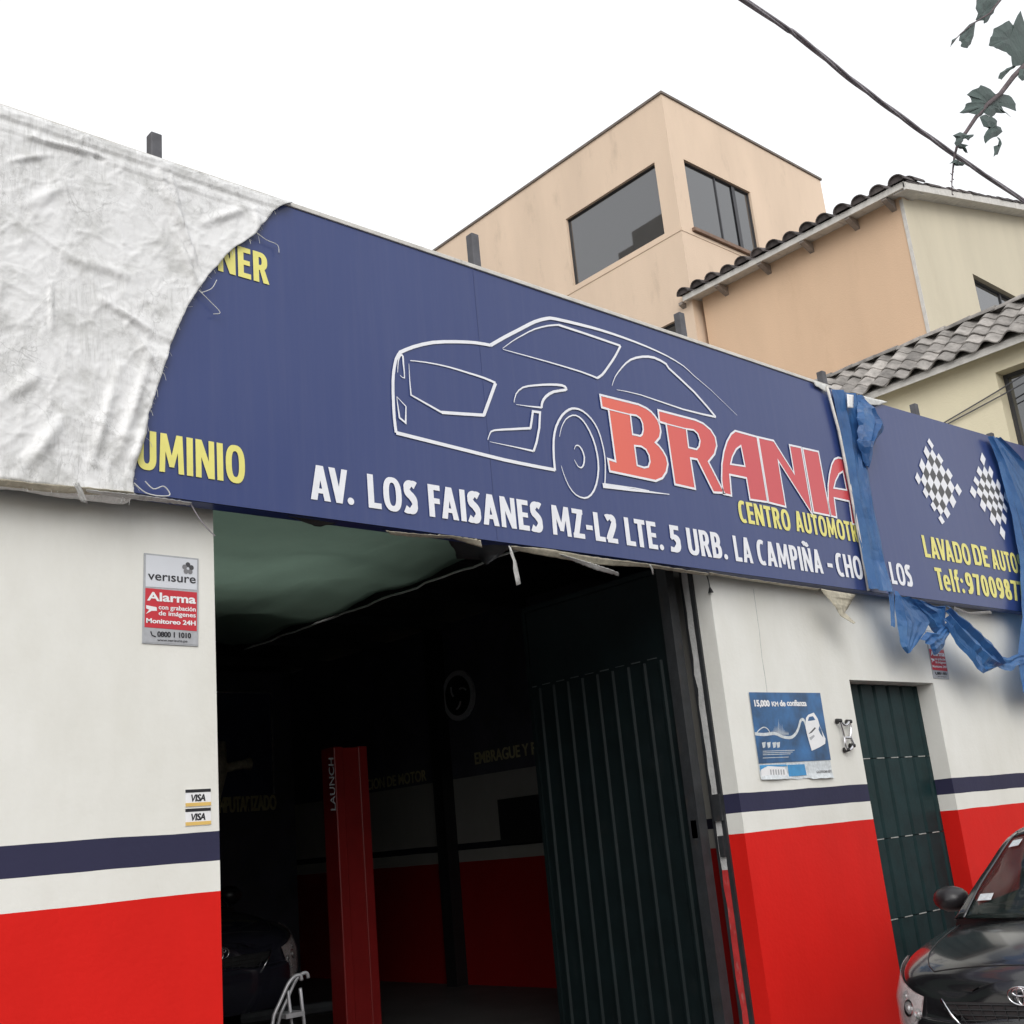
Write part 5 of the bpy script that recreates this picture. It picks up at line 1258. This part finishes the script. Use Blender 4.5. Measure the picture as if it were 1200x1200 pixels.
# barrel tiles: one mesh shared by every copy
def barrel(name, Lg, r, th, m, parent, wave=False, taper=.8):
    mb = MB(); n = 10
    if not wave:
        outer = [[(x, rr*math.cos(a), rr*math.sin(a)*.85) for a in [math.pi*k/n for k in range(n+1)]] for x, rr in ((0, r), (Lg, r*taper))]
        inner = [[(x, rr*math.cos(a), rr*math.sin(a)*.85) for a in [math.pi*k/n for k in range(n+1)]] for x, rr in ((0, r-th), (Lg, r*taper-th))]
    else:
        outer = [[(x, -r+2*r*k/n, .042*math.cos(math.pi*(-1+2*k/n))+.02) for k in range(n+1)] for x in (0, Lg)]
        inner = [[(a, b, c-th) for a, b, c in row] for row in outer]
    if not wave: mb.poly([(.03, (r-th)*math.cos(a), (r-th)*math.sin(a)*.85) for a in [math.pi*k/n for k in range(n+1)]])
    mb.grid(outer); mb.grid(inner); mb.grid([outer[0], inner[0]]); mb.grid([outer[1], inner[1]])
    return mb
def place_tiles(parent, proto_mb, m, spots, name='roof_tile'):
    me = None
    for loc, rot in spots:
        if me is None:
            o = proto_mb.build(name, m); me = o.data; o.parent = parent
        else:
            o = bpy.data.objects.new(name, me); C.objects.link(o); o.parent = parent
        o.location = Vector(loc)-parent.location; o.rotation_euler = rot
random.seed(11)
sp_ = []
sl_ = math.atan(.25)
for i in range(14):
    for k in range(2):
        sp_.append(((14.88+k*.36+random.uniform(-.015, .015), 6.86+i*.3205+random.uniform(-.01, .01), zt0+.0+.25*(k*.36)+.012*k), (0, -sl_+random.uniform(-.03, .03), random.uniform(-.04, .04))))
place_tiles(B, barrel('t', .42, .135, .018, None, None), M['tile_dark'], sp_)
# tile row along the gable edge
sp_ = [((15.0+k*.38, 6.84+random.uniform(-.01, .01), gz(15.0+k*.38)+.02), (0, -sl_+random.uniform(-.02, .02), random.uniform(-.03, .03))) for k in range(17)]
place_tiles(B, barrel('t', .42, .10, .018, None, None), M['tile_dark'], sp_, 'verge_tile')
MB().box(15.47, 21.5, 10.8, 10.9, 0, 10.4).build('rear_wall', M['orange'], B)

# ------------------------------------------------------------------ building C: low cream wing with grey tiles
Cc = empty('cream_house', (14, 6, 0), label='cream neighbouring house with grey wavy roof tiles and a deep dark window', cat='house')
wx0 = 13.45
cw = MB(); holed(cw, 'x', wx0, wx0+.25, 3.9, 10, 0, 6.90, [(4.3, 5.47, 4.86, 6.575)]); cw.build('side_wall', M['cream'], Cc)
MB().box(wx0+.25, 15.2, 3.9, 4.1, 0, 6.9).build('front_wall', M['cream'], Cc)
window(Cc, 'x', wx0, 4.3, 5.47, 4.86, 6.575, [4.9], .2, .04)
cz = lambda x: 6.84+.75*(x-13.2)
mb = MB()
mb.add([(13.24, 3.7, cz(13.24)-.03), (14.3, 3.7, cz(14.3)-.03), (14.3, 9.8, cz(14.3)-.03), (13.24, 9.8, cz(13.24)-.03), (13.24, 3.7, cz(13.24)-.12), (14.3, 3.7, cz(14.3)-.12), (14.3, 9.8, cz(14.3)-.12), (13.24, 9.8, cz(13.24)-.12)], [(0, 1, 2, 3), (4, 7, 6, 5), (0, 4, 5, 1), (3, 2, 6, 7), (0, 3, 7, 4), (1, 5, 6, 2)])
mb.build('roof_deck', M['whitewood'], Cc)
MB().add([(14.3, 3.7, cz(14.3)-.12), (16, 3.7, 6.9), (16, 9.8, 6.9), (14.3, 9.8, cz(14.3)-.12)], [(0, 1, 2, 3)]).build('rear_roof', M['tile_grey'], Cc, solid=.02)
tw_ = barrel('t', .34, .155, .016, None, None, True)
ang = math.atan(.75); sp_ = []
for i in range(20):
    for k in range(5):
        x = 13.17+k*.225; sp_.append(((x+random.uniform(-.006, .006), 3.85+i*.31, cz(x)+.03+random.uniform(0, .012)), (0, -ang+.07+random.uniform(-.03, .03), random.uniform(-.03, .03))))
place_tiles(Cc, tw_, M['tile_grey'], sp_)
sp_ = [((14.28, 3.8+k*.36, cz(14.28)+.03), (0, random.uniform(-.03, .03), R(90)+random.uniform(-.04, .04))) for k in range(17)]
place_tiles(Cc, barrel('t', .42, .10, .02, None, None), M['tile_grey'], sp_, 'ridge_tile')
for a_, b_, lab_ in (((1105, 496), (1200, 436), 'upper of two grey cables running along the cream wall below its tiled eave'), ((1108, 498), (1210, 440), 'lower of two grey cables running along the cream wall below its tiled eave')):
    p, q = onX(*a_, 13.42), onX(*b_, 13.42); q = p+(q-p)*2.0
    tag(MB().tube([p+(p-q)*.3]+[p.lerp(q, t/6)+Vector((0, 0, -.03*math.sin(math.pi*t/6))) for t in range(7)], .009, 5).build('wall_cable', M['post']), lab_, 'cable', 'twin cables on the cream wall')

# ------------------------------------------------------------------ overhead cable
cp = [onY(a, b, 3.5) for a, b in ((872, 0), (935, 43), (1000, 95), (1060, 140), (1120, 182), (1200, 236))]
d0 = (cp[0]-cp[1]).normalized(); d1 = (cp[-1]-cp[-2]).normalized()
cp = [cp[0]+d0*12, cp[0]+d0*4]+cp+[cp[-1]+d1*4, cp[-1]+d1*12]
path = [Vector(p) for p in smooth2([tuple(p) for p in cp], 14)]
oc = empty('overhead_cable', path[0], label='twisted bundle of black overhead cables crossing the sky at upper right', cat='cable')
for k in range(3):
    pts = [p+Vector((0, math.cos(i*.22+k*2.09), math.sin(i*.22+k*2.09)))*.010 for i, p in enumerate(path)]
    MB().tube(pts, .0115 if k else .014, 6).build('strand', M['cable'], oc, smooth=True)

# ------------------------------------------------------------------ street tree branch hanging into the picture
tr = empty('street_tree', (4.4, -.9, 0), label='street tree whose lobed leaves and bare twig hang in at the upper right corner', cat='tree')
TY = 1.5
tk = MB(); tk.tube([(4.4, -.9, -.05), (4.42, -.85, 1.2), (4.5, -.75, 2.4), (4.7, -.4, 3.4)], [.16, .13, .11, .09], 10)
lb = onY(1290, -80, TY)
lim = smooth2([(4.68, -.45, 3.3), (4.85, .1, 4.0), ((4.9+lb.x)/2, .75, (4.2+lb.z)/2), tuple(lb)], 6); tk.tube(lim, [.08-.064*i/(len(lim)-1) for i in range(len(lim))], 8)
for e in ((4.0, -1.6, 4.8), (5.4, -1.3, 5.0), (4.6, -.9, 5.4)): tk.tube([(4.65, -.45, 3.3), ((4.65+e[0])/2+.1, (-.45+e[1])/2, 4.2), e], [.07, .045, .02], 7)
tk.build('trunk', M['bark'], tr, smooth=True)
c9 = ((1080, 0), 5.217)
tw2 = [onY(a, b, TY) for a, b in crop(*c9, [(640, 390), (560, 470), (480, 575), (400, 640), (330, 720), (270, 810), (235, 850), (215, 900), (200, 960), (190, 1050), (185, 1120), (187, 1190)])]
MB().tube([lb]+tw2, [.016, .012, .011, .010, .009, .008, .007, .006, .005, .004, .003, .002, .0015], 7).build('branch', M['bark'], tr, smooth=True)
tw3 = [onY(a, b, TY) for a, b in crop(*c9, [(640, -160), (480, 0), (420, 80), (320, 140), (240, 205), (180, 270)])]
MB().tube([lb]+tw3, [.014, .008, .006, .004, .003, .002, .0015], 7).build('branch', M['bark'], tr, smooth=True)
def leaf_outline(kind):
    return crop(*c9, kind)
leafs = [
 [(335, 0), (330, 50), (345, 80), (330, 120), (345, 130), (380, 125), (382, 145), (410, 122), (440, 80), (455, 40), (470, 0), (400, -60)],
 [(330, 130), (290, 150), (235, 215), (228, 250), (245, 262), (240, 285), (280, 295), (300, 270), (318, 220)],
 [(215, 228), (185, 245), (172, 290), (190, 268), (205, 245)],
 [(605, 65), (585, 95), (560, 155), (535, 125), (490, 150), (440, 175), (432, 215), (418, 240), (410, 278), (440, 285), (470, 300), (520, 320), (548, 345), (555, 402), (600, 400), (660, 400), (680, 200), (625, 130)],
 [(560, 402), (520, 418), (480, 445), (468, 480), (488, 488), (505, 465), (545, 425), (575, 408)],
 [(360, 520), (350, 535), (310, 550), (275, 580), (300, 600), (305, 625), (270, 635), (260, 665), (230, 690), (285, 690), (330, 700), (350, 715), (380, 690), (430, 715), (455, 690), (520, 690), (545, 715), (500, 675), (485, 645), (520, 610), (555, 625), (578, 680), (575, 635), (550, 595), (510, 578), (450, 575), (420, 545)],
 [(355, 715), (380, 775), (410, 785), (380, 835), (390, 878), (420, 850), (460, 835), (495, 805), (485, 780), (460, 770), (462, 740), (430, 715), (390, 700)],
 [(460, 838), (478, 860), (470, 895), (440, 895), (440, 960), (465, 945), (490, 880), (480, 850)],
 [(190, 828), (210, 845), (200, 875), (215, 895), (240, 880), (245, 850), (270, 845), (285, 860), (315, 835), (318, 822), (280, 825), (235, 808)],
 [(210, 895), (225, 905), (250, 910), (270, 935), (282, 938), (262, 905), (288, 888), (250, 880), (220, 872)],
 [(168, 1002), (190, 985), (195, 1010), (215, 1015), (250, 1015), (268, 998), (225, 985), (205, 975)],
 [(600, 420), (590, 470), (615, 495), (660, 480), (660, 410)],
]
def leafmesh(pts3, name='leaf', crease=.02):
    c = sum(pts3, Vector())/len(pts3); mb = MB()
    n = len(pts3); vs = []
    for p in pts3: vs.append(p+(p-EYE).normalized()*(crease*.5*math.sin(5*(p-c).length/.1)+.25*(p-c).z))
    mids = [c.lerp(v, .5)+Vector((0, -.006, 0)) for v in vs]
    mb.add(vs+mids+[c], [(i, (i+1) % n, n+(i+1) % n, n+i) for i in range(n)]+[(n+i, n+(i+1) % n, 2*n) for i in range(n)])
    return mb.build(name, M['leaf'], tr, solid=.0012)
for L in leafs:
    y = TY+random.uniform(-.05, .05)
    # jitter the outline a little so that lobes look torn
    P_ = []
    px = crop(*c9, L)
    for i in range(len(px)):
        a, b = px[i], px[(i+1) % len(px)]
        P_.append(onY(*a, y)); m_ = ((a[0]+b[0])/2+random.uniform(-.8, .8), (a[1]+b[1])/2+random.uniform(-.8, .8)); P_.append(onY(*m_, y))
    leafmesh(P_)
for k in range(7):
    q = tw2[9].lerp(tw2[11], k/6)
    MB().add([q, q+Vector((.012*(-1)**k, 0, .002)), q+Vector((.008*(-1)**k, .003, .009))], [(0, 1, 2)]).build('bud', M['bark'], tr, solid=.002)
# crown of the tree above and behind the camera: lobed leaves spread through its volume
random.seed(5)
cr = MB()
for i in range(380):
    c = Vector((random.gauss(4.6, .7), random.gauss(-2.0, .75), random.gauss(5.3, .5)))
    r_ = c-EYE; 
    if c.y > -.2 or c.z < 4.0: continue
    s = random.uniform(.05, .09); q = Matrix.Rotation(random.uniform(0, 6.28), 3, 'Z') @ Matrix.Rotation(random.uniform(-1, 1), 3, 'X')
    o = [(0, -1), (.5, -.5), (1, -.2), (.5, .1), (.7, .8), (0, 1.2), (-.7, .8), (-.5, .1), (-1, -.2), (-.5, -.5)]
    cr.poly([c+q @ Vector((a*s, b*s, 0)) for a, b in o])
cr.build('crown', M['leaf'], tr, kind='stuff')

# ------------------------------------------------------------------ other side of the street (seen in reflections, closes the sky behind the camera)
def house(x0, x1, y0, y1, zh, m, label, nwin, par=.3, name='street_house'):
    r = empty(name, ((x0+x1)/2, y1, 0), label=label, cat='house')
    holes = []
    n = nwin
    for f_i in range(int(zh//2.9)):
        for k in range(n):
            c = x0+(x1-x0)*(k+.5)/n; z = .9+2.9*f_i
            if z+1.5 < zh: holes.append((c-.6, c+.6, z+.2, z+1.5))
    mb = MB(); holed(mb, 'y', y1-.25, y1, x0, x1, 0, zh, holes); mb.build('front_wall', m, r)
    MB().box(x0, x1, y0, y1-.25, 0, zh-par).build('body', m, r)
    for h_ in holes:
        w_ = MB(); w_.box(h_[0], h_[1], y1-.2, y1-.17, h_[2], h_[3]); w_.build('window', M['pane'], r)
    return r
house(-16, -4.5, -26, -16, 5.2, M['oppos'], 'beige two storey house across the street, behind the photographer to the left', 4)
house(-4.2, 6.5, -26, -16, 4.6, M['cream'], 'cream house with a row of windows directly across the street', 5)
house(6.8, 17, -26, -16, 6.2, M['orange'], 'orange two storey house across the street to the right', 4)
house(17.3, 30, -26, -16, 5.0, M['oppos'], 'beige house across the street at the far right', 5)
# stepped block behind the garage, mirrored in the tan building's window
nbk = empty('stepped_block', (-4, 22, 0), label='plain stepped concrete block behind the garage, outside the picture on the left', cat='building')
MB().box(-9, 1.5, 15, 23.2, 0, 22.1).build('tower', M['oppos'], nbk); MB().box(-9, 1.5, 23.21, 23.95, 0, 21.6).build('tower', M['oppos'], nbk)
